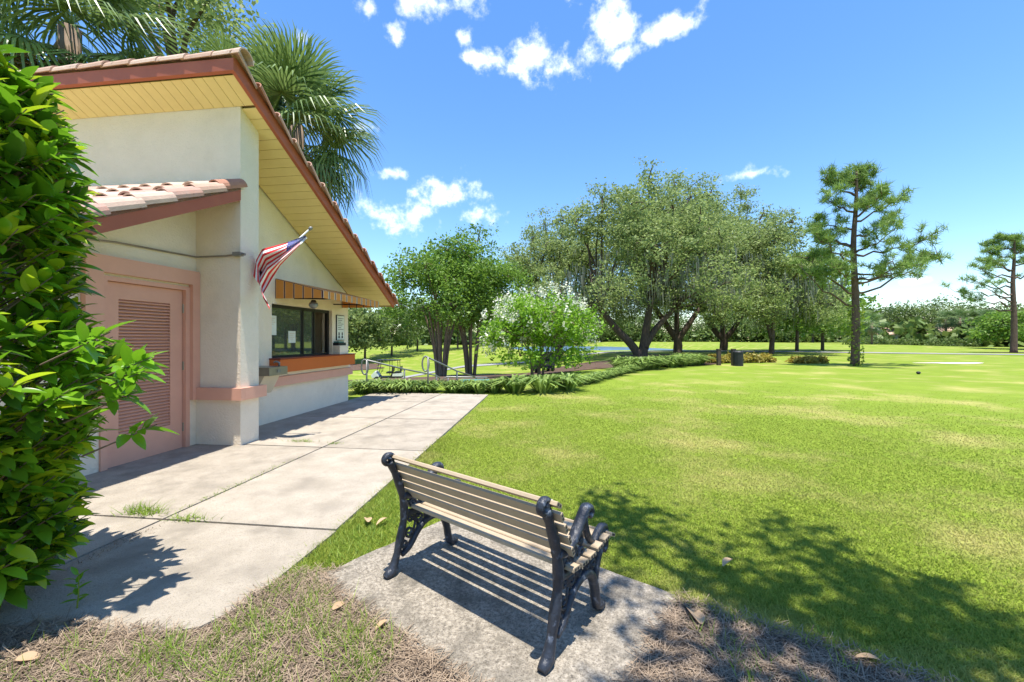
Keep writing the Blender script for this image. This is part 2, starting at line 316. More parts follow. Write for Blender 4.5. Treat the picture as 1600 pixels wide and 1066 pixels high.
b = B(); b.box(WP-.2, WP-.12, 3.8, 4.86, 0, 2.14); b.obj('door_backing', M['black'])
# main roof, soffits, fascia, tiles
XR = -4.0; Y0, Y1 = 4.595, 9.37
roof = B().prism([(-9.6,Y0,sof(Y0)+.03),(-9.6,Y1,sof(Y1)+.03),(-9.6,Y1,sof(Y1)+.15),(-9.6,Y0,sof(Y0)+.15)], (9.6+XR-.03,0,0)).obj('roof', M['tile'][2])
sf = B().prism([(-9.6,Y0+.03,sof(Y0)-.0),(-9.6,Y1,sof(Y1)-.03),(-9.6,Y1,sof(Y1)+.028),(-9.6,Y0+.03,sof(Y0)+.012)], (9.6+XR-.04,0,0)).obj('soffit', M['groove'])
d = Vector((0, 1, -SL)).normalized(); nrm = Vector((0, SL, 1)).normalized()
ym = (Y0+.03+4.966)/2; hl = (4.966-Y0-.03)/2/d.y
pm = B().obox((0,0,0), (.071,0,0), d*hl, nrm*.006).mesh('soffit_panel', M['soffit'])
x = XR-.13
while x > -8.6:
    link('soffit_panel', pm, sf, (x-BX, ym-BY, sof(ym)-.026)); x -= .149
pm = B().obox((0,0,0), (.44,0,0), d*.0755, nrm*.006).mesh('soffit_panel', M['soffit'])
y = 4.99
while y < Y1-.1:
    link('soffit_panel', pm, sf, (WP+.47-BX, y+.07-BY, sof(y+.07)-.033)); y += .139
B().prism([(XR-.058,Y0,sof(Y0)-.045),(XR-.058,Y1,sof(Y1)-.045),(XR-.058,Y1,sof(Y1)+.14),(XR-.058,Y0,sof(Y0)+.14)], (.05,0,0)).obj('rake_fascia', M['red'])
B().prism([(-9.6,Y0-.04,sof(Y0)-.03),(-9.6,Y0,sof(Y0)-.045),(-9.6,Y0,sof(Y0)+.12),(-9.6,Y0-.04,sof(Y0)+.12)], (9.6+XR-.01,0,0)).obj('eave_fascia', M['red'])
B().box(WP+.005, WP+.02, 4.93, 4.968, 2.9, 4.55)
def barrel(l, r0, r1, mat, th=.016, sweep=180, n=9, name='roof_tile'):
    m = MB(); V = []
    for k, (yy, r) in enumerate(((-l/2, r0), (l/2, r1))):
        for q in (0, th):
            for i in range(n):
                an = R(90-sweep/2+sweep*i/(n-1)); V.append(((r-q)*math.cos(an), yy, (r-q)*math.sin(an)))
    fs = []
    for i in range(n-1):
        fs += [(i, i+1, 2*n+i+1, 2*n+i), (n+i+1, n+i, 3*n+i, 3*n+i+1), (i+1, i, n+i, n+i+1), (2*n+i, 2*n+i+1, 3*n+i+1, 3*n+i)]
    fs += [(0, 2*n, 3*n, n), (n-1, 2*n-1, 4*n-1, 3*n-1)]
    return m.add(V, fs).mesh(name, mat, False)
capm = [barrel(.43, .125, .105, t) for t in M['tile']]
def put(me, par, x, y, z, eul): return link('roof_tile', me, par, (x-BX, y-BY, z), eul)
x = XR-.12; k = 0                     # cap tiles on the high edge, axis along x'
while x > -9.4:
    put(capm[random.choice((0,1,1,0,3))], roof, x, Y0+.05, sof(Y0)+.14+.012*random.random(), (0, R(2.5), R(90)+random.uniform(-.02,.02))); x -= .385
rk = [barrel(.44, .067, .062, t, sweep=190) for t in M['tile']]
y = Y0+.12; k = 0; th = math.atan(SL)
while y < Y1+.05:                      # rake tiles
    put(rk[random.choice((2,2,3,0,3,2))], roof, XR-.005, y, sof(y)+.13, (-th-R(1.2), R(18), 0)); y += .36
ft = [barrel(.46, .10, .09, t, sweep=150) for t in M['tile']]
for i in range(6):                     # field tiles by the rake, the side the lawn can see
    y = Y0+.25
    while y < Y1:
        put(ft[random.choice((2,3,0,2))], roof, XR-.22-.27*i, y, sof(y)+.085, (-th-R(2), 0, 0)); y += .39
# lower roof over the door
LS = .52
def low(y): return 3.30+LS*(y-4.97)
lr = B().prism([(-9,2.7,low(2.7)+.14),(-9,4.965,low(4.965)+.14),(-9,4.965,low(4.965)+.22),(-9,2.7,low(2.7)+.22)], (9-4.26,0,0)).obj('lower_roof', M['tile'][1])
B().prism([(-4.30,2.7,low(2.7)),(-4.30,4.966,low(4.966)),(-4.30,4.966,low(4.966)+.19),(-4.30,2.7,low(2.7)+.19)], (.04,0,0)).obj('lower_fascia', M['red'])
B().prism([(-9,2.7,low(2.7)+.1),(-9,4.96,low(4.96)+.1),(-9,4.96,low(4.96)+.138),(-9,2.7,low(2.7)+.138)], (9-4.31,0,0)).obj('lower_soffit', M['stucco'])
tl = math.atan(LS)
lt = [barrel(.46, .135, .12, t, sweep=150) for t in M['tile']]
for i in range(15):
    y = 2.85
    while y < 4.85:
        put(lt[random.choice((1,1,0,1,3))], lr, -4.46-.30*i, y, low(y)+.175, (tl-R(4), 0, 0)); y += .36
rl_t = [barrel(.42, .105, .095, t, sweep=180) for t in M['tile']]
y = 2.82; k = 0
while y < 4.95:
    put(rl_t[2 if y > 4.7 else random.choice((1,1,3,0))], lr, -4.315, y, low(y)+.20, (tl-R(3), R(12), 0)); y += .335
# window
win = B(); 
for y0, y1 in ((6.42,6.47),(7.36,7.40),(7.72,7.76),(8.20,8.26)): win.box(WP-.13, WP-.07, y0, y1, 1.128, 2.058)
win.box(WP-.13, WP-.07, 6.47, 8.20, 2.0, 2.058); win.box(WP-.128, WP-.072, 6.47, 8.20, 1.126, 1.16)
win = win.obj('window', M['bronze'])
for y0, y1 in ((6.47,7.36),(7.40,7.72)): B().box(WP-.105, WP-.098, y0, y1, 1.16, 2.0).obj('pane', M['glass'], win)
for y0, y1, z0, z1 in ((6.5,6.66,1.52,1.86),(6.98,7.18,1.38,1.60)):
    p = B().box(WP-.097, WP-.094, y0, y1, z0, z1).obj('notice', M['paper'], win)
    q = B(); [q.box(WP-.0938, WP-.093, y0+.03, y1-.03-.04*(i % 2), z1-.05-i*.035, z1-.04-i*.035) for i in range(4)]; q.obj('print', M['beige'], p)
sg = B().box(WP+.002, WP+.02, 8.40, 8.72, 1.42, 1.98).obj('menu_board', M['bronze'])
B().box(WP+.021, WP+.025, 8.415, 8.705, 1.435, 1.965).obj('board_face', M['paper'], sg)
q = B(); [q.box(WP+.0255, WP+.027, 8.45, 8.67-.05*(i % 3), 1.90-i*.04, 1.91-i*.04) for i in range(7)]
for yy in (8.49, 8.62): q.box(WP+.0255, WP+.027, yy-.03, yy+.03, 1.47, 1.52); q.box(WP+.0255, WP+.027, yy-.022, yy+.022, 1.53, 1.60)
q.obj('print', M['ink'], sg)
B().box(WP-.06, WP+.17, 8.27, 8.62, 1.127, 1.31).obj('ledge_block', M['stucco'])
# awning
aw = thing('awning', W(WP, 7.5, 2.15), 'orange striped fabric awning over the service window', 'awning', -AL)
def A(bm, name, mat, par=aw): bm.v = [(x-WP, y-7.5, z-2.15) for x, y, z in bm.v]; return MB.obj(bm, name, mat, par)
AX1 = -4.06; ya, yb = 6.5, 8.65; zt0, zt1, zb = 2.49, 2.27, 2.15
n = 5; wd = (AX1-WP-.004)/n
for i in range(n):
    x0 = WP+.004+wd*i; bounds = [(0,.06,'aw_d'),(.06,.09,'aw_w'),(.09,.91,'aw_o'),(.91,.94,'aw_w'),(.94,1,'aw_d')]
    for f0, f1, mt in bounds:
        q = MB(); xa, xb = x0+wd*f0, x0+wd*f1; za = zt0+(zt1-zt0)*(xa-WP)/(AX1-WP); zc = zt0+(zt1-zt0)*(xb-WP)/(AX1-WP)
        for yy in (ya, yb-.008): q = MB(); q.prism([(xa,yy,zb),(xb,yy,zb),(xb,yy,zc),(xa,yy,za)], (0,.008,0)); A(q, 'side_stripe', M[mt])
n = 11; wd = (yb-ya-.02)/n
for i in range(n):
    for f0, f1, mt in ((0,.12,'aw_d'),(.12,.2,'aw_w'),(.2,.88,'aw_o'),(.88,1,'aw_w')):
        y0, y1 = ya+.01+wd*(i+f0), ya+.01+wd*(i+f1); q = MB(); q.box(AX1-.008, AX1, y0, y1, zb, zt1)
        q.prism([(WP+.004,y0,zt0),(AX1,y0,zt1+.001),(AX1,y0,zt1+.009),(WP+.004,y0,zt0+.008)], (0,y1-y0,0)); A(q, 'stripe', M[mt])
for yy in (7.0, 8.3): A(MB().tube([(WP+.01,yy,2.2),(AX1-.03,yy,2.18)], .014, 6), 'support_arm', M['bronze'])
lamp = thing('wall_lamp', W(WP+.55, 6.75, 2.14), 'round chrome lamp hanging under the awning', 'lamp', -AL)
q = MB(); q.tube([(0,0,.0),(0,0,-.03)], [.03,.05], 12); q.obj('mount', M['bronze'], lamp)
q = MB(); q.tube([(0,0,-.03),(0,0,-.05),(0,0,-.09),(0,0,-.13),(0,0,-.15)], [.04,.065,.08,.06,.02], 14); q.obj('globe', M['galv'], lamp, True)
nb = thing('napkin_box', W(WP+.05, 8.45, 1.312), 'small black box on the ledge beside the service window', 'box', -AL)
MB().box(-.08,.08,-.16,.14,0,.06).obj('tray', M['black'], nb); MB().box(-.07,.07,-.13,.08,.061,.09).obj('lid', M['teal'], nb)
# drinking fountain
df = thing('drinking_fountain', W(-4.9, 5.75, .64), 'wall mounted metal drinking fountain beside the pillar', 'drinking fountain', -AL)
q = MB(); q.box(.0,.42,.03,.45,.24,.37); q.obj('basin', M['steel'], df)
q = MB(); q.prism([(.02,.05,-.06),(.16,.05,-.06),(.32,.05,.238),(.02,.05,.238)], (0,.36,0)); q.obj('apron', M['beige'], df)
q = MB(); q.tube([(.34,.36,.37),(.34,.36,.43),(.30,.34,.45),(.27,.32,.43)], .016, 8); q.obj('bubbler', M['galv'], df, True)
q = MB(); q.box(.421,.43,.2,.28,.28,.33); q.obj('push_button', M['galv'], df)
# conduit + bracket
cd = thing('conduit', W(WP, 4.5, 2.5), 'thin grey electrical conduit running above the pink door', 'conduit', -AL)
pts = [(WP+.02,3.2,2.44),(WP+.02,3.95,2.52),(WP+.02,4.93,2.555),(WP+.06,4.945,2.555),(-4.45,4.945,2.56),(-4.30,4.945,2.575)]
q = MB(); q.tube([(x-WP, y-4.5, z-2.5) for x, y, z in pts], .012, 6); q.obj('pipe', M['steel'], cd)
q = MB(); q.box(.60,.71,.40,.465,.05,.10); q.tube([(.66,.43,.075),(.76,.43,.07)], .018, 8); q.obj('junction_fitting', M['galv'], cd)
# flagpole + flag
p0 = W(-4.262, 5.26, 2.33); p1 = at(483, 359, 5.74)
fp = thing('flagpole', p0, 'short white flagpole angled out from the pillar', 'flagpole')
MB().tube([(0,0,0), p1-p0], [.014,.011], 8).obj('pole', M['white'], fp, True)
q = MB(); c = p1-p0; q.tube([c+Vector((0,0,-.01)), c+Vector((.012,0,.01)), c+Vector((.03,0,.028)), c+Vector((.04,0,.036))], [.012,.026,.024,.006], 10); q.obj('finial', M['galv'], fp, True)
q = MB(); q.tube([(-.01,0,-.02),(.08,-.01,.06)], .022, 8); q.obj('bracket', M['bronze'], fp)
fl = thing('flag', at(430,470,5.78), 'red white and blue striped flag with stars hanging from the angled pole', 'flag')
TOP = [(572,150),(392,214),(212,262),(168,350),(146,488)]; BOT = [(585,172),(362,398),(284,515),(206,655),(278,768)]; SS = [0,.4,.66,.83,1]
def fpos(s, t):
    a = [np.interp(s, SS, [q[i] for q in TOP]) for i in (0,1)]; bb = [np.interp(s, SS, [q[i] for q in BOT]) for i in (0,1)]
    x = a[0]+(bb[0]-a[0])*t; y = a[1]+(bb[1]-a[1])*t
    x += 9*math.sin(t*11+s*5)*s; 
    return at(370+x/5.33, 340+y/5.33, 5.62+.06*math.sin(t*13+s*3)*min(1, s*2)+.07*math.sin(s*9+t*2))-fl.location
def patch(s0, s1, t0, t1, ns, ntt, off=0):
    q = MB(); V = [fpos(s0+(s1-s0)*i/ns, t0+(t1-t0)*j/ntt)+Vector((0,off,0)) for i in range(ns+1) for j in range(ntt+1)]; k = ntt+1
    return q.add(V, [(i*k+j, i*k+j+1, (i+1)*k+j+1, (i+1)*k+j) for i in range(ns) for j in range(ntt)])
for i in range(13):
    s0 = .33 if i < 7 else .1
    patch(s0, 1, i/13, (i+1)/13, 24, 2).obj('stripe', M['fr' if i % 2 == 0 else 'fw'], fl, True)
patch(0, .33, 0, 7/13, 12, 9).obj('canton', M['fb'], fl, True); patch(0, .1, 7/13, 1, 5, 6).obj('heading', M['fw'], fl, True)
q = MB()
for i in range(9):
    for j in range(6 if i % 2 == 0 else 5):
        s = .05+.26*(j+.5*(i % 2))/5.3; t = (i+.6)/9.4*7/13; c = fpos(s, t)+Vector((0,-.004,0)); r = .006+.012*s
        q.add([c+Vector((r*(1 if k % 2 == 0 else .42)*math.sin(k*math.pi/5), 0, r*(1 if k % 2 == 0 else .42)*math.cos(k*math.pi/5))) for k in range(10)], [tuple(range(10))])
q.obj('stars', M['fw'], fl)
# ------------------------------------------------------------------ walkway slabs, pad
wk = link('walkway', None, kind='structure', loc=W(-3.3, 6, 0), rot=(0,0,-AL))
M['conc2'] = pmat('concrete_aged', (.405,.352,.28), (.31,.268,.208), 4.2, .9, .5, 80, c3=(.19,.165,.13), s3=2.6, t3=(.48,.78), grain=(.20,.172,.135)); NS = [0]
def slab(pts, mat=None, z=.03):
    NS[0] += 1; mat = M['conc2'] if NS[0] in (2, 3, 6, 9) else M['conc']
    q = MB(); q.prism([(x+3.3, y-6, -.1) for x, y in pts], (0,0,.1+z)); return q.obj('slab', mat, wk)
JY = [2.86, 5.02, 7.0, 8.92, 10.35]; g = .012
slab([(-9,1.2),(-3.13-g,1.62),(-3.13-g,JY[0]-g),(-9,JY[0]-g)]); slab([(-3.13+g,1.62),(-2.35,1.72),(-1.95,1.74),(-1.78,1.82),(-1.69,2.0),(-1.67,JY[0]-g),(-3.13+g,JY[0]-g)])
for a, bb in zip(JY, JY[1:]):
    slab([(-4.94 if a > 5 else -4.99,a+g),(-3.13-g,a+g),(-3.13-g,bb-g),(-4.94 if a > 5 else -4.99,bb-g)], z=.03+.003*random.random())
    slab([(-3.13+g,a+g),(-1.68-.03*(a-2.8),a+g),(-1.68-.03*(bb-2.8),bb-g),(-3.13+g,bb-g)], z=.03+.003*random.random())
q = MB(); q.prism([(x+3.3,y-6,-.05) for x, y in ((-5.0,1.7),(-1.72,2.0),(-1.95,10.3),(-5.0,10.3))], (0,0,.068)); q.obj('joint_fill', M['joint'], wk)
E = Vector((.786,-.618,0)); NN = Vector((.618,.786,0)); O = Vector((-.721,2.455,0)); BR = math.atan2(E.y, E.x)
q = MB(); ol = []
for i in range(40):
    for_e = None
per = []
for (e0,n0),(e1,n1_) in zip([(-.345,-.29),(1.42,-.27),(1.42,.86),(-.33,.88)], [(1.42,-.27),(1.42,.86),(-.33,.88),(-.345,-.29)]):
    for k in range(14):
        t = k/14; per.append((e0+(e1-e0)*t+random.uniform(-.007,.007), n0+(n1_-n0)*t+random.uniform(-.007,.007), -.08))
q.prism(per, (0,0,.11)); q.obj('bench_pad', M['pad'], None, kind='structure', loc=O, rot=(0,0,BR))
# ------------------------------------------------------------------ bench
bn = thing('park_bench', O+Vector((0,0,.03)), 'park bench with tan slats and black cast iron ends on concrete pad', 'bench', BR)
def crv(pts, n=6):
    P = [Vector(p) for p in pts]; out = []
    for i in range(len(P)-1):
        a, b_, c, d_ = P[max(i-1,0)], P[i], P[i+1], P[min(i+2,len(P)-1)]
        for k in range(n):
            t = k/n; out.append(.5*((2*b_)+(-a+c)*t+(2*a-5*b_+4*c-d_)*t*t+(-a+3*b_-3*c+d_)*t**3))
    return out+[P[-1]]
def pl(e, pts): return [(e, n_, z) for n_, z in pts]
def spiral(c, r0, turns, n=16, st=0, sgn=1): return [(c[0]+r0*(1-.75*i/n)*math.cos(st+sgn*2*math.pi*turns*i/n), c[1]+r0*(1-.75*i/n)*math.sin(st+sgn*2*math.pi*turns*i/n)) for i in range(n+1)]
for e in (0, 1.11):
    q = MB(); P = crv(pl(e, [(-.01,.03),(.02,.07),(.055,.18),(.085,.30),(.088,.40),(.06,.52),(.02,.62),(-.012,.69)]))
    q.tube(P, [.020+.005*abs(math.sin(i*.35)) for i in range(len(P))], 10, 1.1)
    q.tube([(e,-.045,.012),(e,-.02,.02),(e,.012,.04),(e,.02,.07)], [.022,.028,.03,.022], 10)
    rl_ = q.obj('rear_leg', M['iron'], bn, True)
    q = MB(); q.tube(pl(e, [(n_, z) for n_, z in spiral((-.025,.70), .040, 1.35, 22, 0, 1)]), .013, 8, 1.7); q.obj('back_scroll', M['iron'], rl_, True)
    q = MB(); P = crv(pl(e, [(.475,.03),(.455,.08),(.44,.15),(.40,.225),(.33,.255),(.25,.245),(.19,.20),(.13,.13),(.07,.10)]))
    q.tube(P, [.026-.008*i/len(P) for i in range(len(P))], 10, 1.1)
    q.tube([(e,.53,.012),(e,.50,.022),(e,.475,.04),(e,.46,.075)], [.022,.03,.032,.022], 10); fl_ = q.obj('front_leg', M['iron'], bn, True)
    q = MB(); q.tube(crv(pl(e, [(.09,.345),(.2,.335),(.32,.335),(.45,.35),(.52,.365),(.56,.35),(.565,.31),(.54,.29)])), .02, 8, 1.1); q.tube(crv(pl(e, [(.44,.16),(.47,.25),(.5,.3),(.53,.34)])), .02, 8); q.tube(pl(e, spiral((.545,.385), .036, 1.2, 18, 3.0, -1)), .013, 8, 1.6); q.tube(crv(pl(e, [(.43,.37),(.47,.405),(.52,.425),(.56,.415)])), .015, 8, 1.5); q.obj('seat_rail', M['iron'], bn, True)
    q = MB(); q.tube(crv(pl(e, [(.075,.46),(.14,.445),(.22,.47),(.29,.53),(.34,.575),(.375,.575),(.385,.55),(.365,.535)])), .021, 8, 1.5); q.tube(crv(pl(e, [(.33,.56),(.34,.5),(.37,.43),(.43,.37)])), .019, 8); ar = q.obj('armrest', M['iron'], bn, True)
    q = MB()
    for c, r_, tn in (((.15,.395),.03,1.3),((.22,.41),.035,-1.3),((.28,.45),.033,1.3),((.30,.385),.03,-1.3),((.14,.30),.03,1.3),((.13,.22),.035,-1.2),((.21,.29),.032,1.2),((.28,.295),.026,-1.2),((.36,.295),.03,1.3),((.42,.27),.032,-1.2),((.45,.31),.025,1.2),((.09,.16),.025,1.2)):
        q.tube(pl(e, spiral(c, r_, abs(tn), 12, c[0]*40, 1 if tn > 0 else -1)), .0085, 6, 1.4)
    for a_, b_ in (((.09,.35),(.2,.25)),((.2,.34),(.13,.13)),((.3,.34),(.2,.46)),((.1,.42),(.3,.34)),((.32,.26),(.40,.34)),((.25,.25),(.25,.34))): q.tube(pl(e, [a_, b_]), .008, 6)
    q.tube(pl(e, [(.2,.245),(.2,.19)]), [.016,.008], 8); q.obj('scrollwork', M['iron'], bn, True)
def slat(n_, z, tilt, wid, th=.0095, e0=-.05, e1=1.165):
    q = MB(); ax = Vector((0, math.cos(tilt), math.sin(tilt)))*wid/2; az = Vector((0, -math.sin(tilt), math.cos(tilt)))*th
    c = Vector(((e0+e1)/2, n_, z)); V = []
    for ee in (e0, e1):
        for fa, fz in ((-1,-1),(1,-1),(1,.5),(.86,1),(-.86,1),(-1,.5)): V.append(Vector((ee, n_, z))+ax*fa+az*fz)
    q.add(V, [(5,4,3,2,1,0),(6,7,8,9,10,11)]+[(i,(i+1) % 6,6+(i+1) % 6,6+i) for i in range(6)])
    s_ = q.obj('slat', M['slat'], bn)
    for ee in (e0-.0015, e1+.0015):
        for k in (-.5, .3): MB().obox(Vector((ee, n_, z))+ax*k, (.0012,0,0), ax*.22, az*.55).obj('slat_core', M['slat_end'], s_)
    for ee in (0, 1.11): cc = Vector((ee+.012, n_, z))+az; MB().tube([cc, cc+az.normalized()*.005], [.009,.007], 8).obj('bolt', M['galv'], s_)
for i, (n_, z) in enumerate([(.012,.712),(.040,.650),(.072,.589),(.102,.528),(.130,.466)]): slat(n_, z, R(-66 if i else -35), .046 if i else .046)
for n_, z, t in [(.165,.375,R(-6)),(.245,.366,0),(.325,.368,R(2)),(.405,.378,R(6)),(.485,.390,R(4)),(.555,.383,R(-25))]: slat(n_, z, t, .06 if n_ < .55 else .046)
# ------------------------------------------------------------------ foliage builders
def leaf_quads(C, size, seed, up=.3, asp=.55, var=.35):
    r = np.random.default_rng(seed); n = len(C); a = unit(r.normal(size=(n,3))); a[:,2] *= .7; a = unit(a)
    nn = r.normal(size=(n,3)); nn[:,2] += up; b_ = unit(np.cross(nn, a)); s = size*(1+var*r.normal(size=(n,1))).clip(.4, 2)
    V = np.stack([C-a*s*.5, C+b_*s*asp*.5, C+a*s*.5, C-b_*s*asp*.5], 1).reshape(-1,3); i = np.arange(n)*4
    return V, np.stack([i,i+1,i+2,i+3], 1)
def crown_pts(lobes, ncl, per, cr, seed, inner=.45):
    r = np.random.default_rng(seed); lo = np.array(lobes); vol = (lo[:,3]*lo[:,4]*lo[:,5])**(2/3); pick = r.choice(len(lo), ncl, p=vol/vol.sum())
    d = unit(r.normal(size=(ncl,3))); rad = (inner+(1-inner)*r.random(ncl)**.6)[:,None]; c = lo[pick,:3]+d*rad*lo[pick,3:6]
    P = (c[:,None,:]+r.normal(size=(ncl,per,3))*cr*np.array([1,1,.7])).reshape(-1,3); return c, P
def tree(name, base, label, cat, lobes, ncl, per, cr, leaf, mat, bark, trunks, seed, group=None, lname='crown', fork=None, twigs=40, lrad=.1):
    t = thing(name, base, label, cat, 0, group); c, P = crown_pts(lobes, ncl, per, cr, seed, .2 if name == 'oak_tree' else .4)
    V, Fc = leaf_quads(P, leaf, seed+1); link(lname, rawmesh(lname, V, Fc, M[mat]), t)
    r = random.Random(seed); q = MB(); forks = []
    for tp, rad in trunks:
        pth = crv(tp, 4); k = len(pth); q.tube(pth, [rad*(1.25 if i == 0 else 1)*(1-.5*i/k) for i in range(k)], 8); forks.append((pth[-1], rad*.5))
    q.obj('trunk', M[bark], t, True); q = MB()
    for l in lobes:
        f, fr = min(forks, key=lambda ff: (ff[0]-Vector(l[:3])).length); c_ = Vector(l[:3]); m = (f+c_)/2+Vector((r.uniform(-.1,.1), r.uniform(-.1,.1), r.uniform(-.02,.14)))*(c_-f).length
        q.tube(crv([f, m, c_], 3), [max(fr*.75*(1-.16*i*.8), .02) for i in range(7)], 6)
        near = [Vector(x) for x in c if (Vector(x)-c_).length < max(l[3:6])*1.02]
        for x in r.sample(near, min(len(near), max(1, twigs//len(lobes)))): q.tube([c_, (c_+x)/2+Vector((r.uniform(-.2,.2), 0, r.uniform(0,.3))), x], [lrad*.5, lrad*.3, lrad*.12], 4, cap=False)
    q.obj('limbs', M[bark], t, True); return t
def rl(n, R0, zc, rz, seed, rs=(.35,.55), flat=.75):
    r = random.Random(seed); out = []
    for i in range(n):
        an = i*2.4+r.uniform(-.4,.4); d_ = R0*math.sqrt((i+.5)/n)*.75; s = R0*r.uniform(*rs)
        out.append((d_*math.cos(an), d_*math.sin(an), zc+rz*(1-(d_/R0)**2)*r.uniform(.2,1)-rz*.25*r.random(), s, s, s*flat))
    return out
# live oaks with moss
def oak(u, Y, R0, top, seed, label, trunks=None, mat='oak', base_z=2.6):
    X = (u-800)/F*Y; z = float(gz(X, Y)); Ht = top-z
    lob = rl(30, R0, Ht*.52, Ht*.40, seed, (.15,.27), .95)+[(R0*.8*math.cos(a), R0*.8*math.sin(a), Ht*.31, R0*.30, R0*.30, Ht*.14) for a in (0,1.05,2.1,3.14,4.2,5.2)]
    lob += [(R0*q_*math.cos(a+seed), R0*q_*math.sin(a+seed), Ht*h_, R0*.12, R0*.12, Ht*.10) for a, q_, h_ in ((0,.2,.9),(1,.45,.8),(2.1,.3,.86),(3.2,.5,.78),(4.2,.25,.84),(5.2,.5,.8))]
    tr = trunks or [([(0,0,-.2),(.1,0,1.2),(-.8,.2,base_z),(-2.4,.2,base_z+2.4)], .48), ([(0,0,-.2),(.1,0,1.3),(.9,-.1,base_z),(2.5,.2,base_z+2.2)], .45), ([(0,0,0),(0,.1,1.6),(.2,.6,base_z+2.6)], .4)]
    t = tree('oak_tree', (X, Y, z), label, 'tree', lob, int(900*R0/6), 44, .33, .2, mat, 'bark', tr, seed, 'live oaks hung with moss', twigs=110, lrad=.16)
    r = np.random.default_rng(seed); n = 400; k = r.integers(0, 6, n); an = r.random(n)*6.28; d_ = R0*np.sqrt(r.random(n))*.92; P = np.stack([d_*np.cos(an), d_*np.sin(an), Ht*.30+Ht*.22*r.random(n)-.4*(d_/R0)], 1)
    V = []; Fc = []
    for i in range(n):
        ln = r.uniform(.3, 1.1)*r.uniform(.6, 2.2)
        for s in range(4):
            p = P[i]+np.array([r.normal()*.13, r.normal()*.13, r.normal()*.2]); a = r.random()*3.14; wv = np.array([math.cos(a), math.sin(a), 0])*r.uniform(.02,.06); o = len(V)
            V += [p-wv, p+wv, p+wv*.8+np.array([.04,0,-ln*.5]), p-wv*.8+np.array([.04,0,-ln*.5]), p+np.array([r.normal()*.06,0,-ln*r.uniform(.8,1)])]; Fc += [(o,o+1,o+2,o+3), (o+3,o+2,o+4,o+4)]
    me = bpy.data.meshes.new('spanish_moss'); me.from_pydata([tuple(v) for v in V], [], [f if f[2] != f[3] else f[:3] for f in Fc]); me.materials.append(M['moss'])
    link('spanish_moss', me, t, kind='stuff'); return t
oak(1003, 36, 9.0, 16.6, 11, 'wide mossy live oak with forked leaning trunk, left of the oaks', [([(-.1,0,-.2),(-.9,0,1.0),(-2.2,.1,2.4),(-3.6,.2,4.2)], .42), ([(0,0,-.2),(.25,0,1.5),(.5,0,3.2),(.9,.2,5.2)], .46), ([(.2,0,.8),(1.2,0,2.4),(2.9,.2,4.2)], .36)])
oak(1058, 43, 9.0, 19.3, 23, 'mossy live oak with thick upright trunk, middle of the oaks')
oak(1130, 50, 9.5, 20.2, 31, 'mossy live oak on the green mound by the lake', base_z=2.2)
oak(1205, 40, 6.2, 14.5, 41, 'smaller slim trunked oak right of the mossy oaks', [([(0,0,-.2),(.1,0,1.5),(.2,0,3.2),(.4,0,5)], .26), ([(0,0,1.5),(-.4,.2,3.4),(-1.2,.2,5)], .18)])
oak(872, 46, 8.0, 16.5, 53, 'grey green oak behind the white flowering tree')
# crape myrtles
def multi(n, spread, h, rad, seed):
    r = random.Random(seed); return [([(.25*math.cos(a), .25*math.sin(a), -.2), (.35*spread*math.cos(a), .35*spread*math.sin(a), h*.45), (spread*math.cos(a)*.8+r.uniform(-.2,.2), spread*math.sin(a)*.8, h)], rad*r.uniform(.7,1.1)) for a in [i*6.28/n+r.uniform(-.3,.3) for i in range(n)]]
for u, v, Y, R0, top, sd, lb in ((689,589,26,3.5,8.6,61,'multi stemmed green crape myrtle nearest the handrail'), (736,587,27.5,3.4,9.3,67,'multi stemmed green crape myrtle with grey moss between handrail and white tree')):
    X = (u-800)/F*Y; z = float(gz(X, Y)); H_ = top-z
    tree('crape_myrtle', (X, Y, z), lb, 'tree', rl(14, R0, H_*.58, H_*.34, sd, (.28,.42), .85)+[(R0*.7*math.cos(a), R0*.7*math.sin(a), H_*.45, R0*.36, R0*.36, H_*.12) for a in (0,1.2,2.5,3.7,5)], 430, 46, .3, .17, 'myrtle', 'bark_l', multi(8, 1.5, H_*.48, .11, sd), sd, 'green crape myrtles', twigs=60, lrad=.09)
X, Y = 1.15, 18.6; z = float(gz(X, Y))
wt = tree('crape_myrtle', (X, Y, z), 'small crape myrtle covered in white flowers', 'tree', rl(14, 2.45, 2.15, 1.5, 71, (.32,.46), .85)+[(-1.7,0,1.4,.8,.8,.6),(1.8,0,1.4,.8,.8,.6),(.4,-.8,1.0,1,.9,.5),(-.8,-.8,.95,.9,.8,.5),(1.2,-.6,.9,.8,.8,.45)], 330, 36, .24, .15, 'wmyrtle', 'bark_l', multi(5, .9, 1.7, .06, 72), 72, twigs=50, lrad=.06)
fc, _ = crown_pts(rl(14, 2.6, 2.3, 1.6, 71, (.34,.48), .85)+[(-1.8,0,1.5,.8,.8,.6),(1.9,0,1.5,.8,.8,.6)], 190, 1, .01, 75, .92)
fr_ = np.random.default_rng(5); P = (fc[:,None,:]+fr_.normal(size=(len(fc),26,3))*np.array([.085,.085,.13])).reshape(-1,3); V, Fc = leaf_quads(P, .085, 6, asp=.9); link('blossom', rawmesh('blossom', V, Fc, M['flower']), wt)
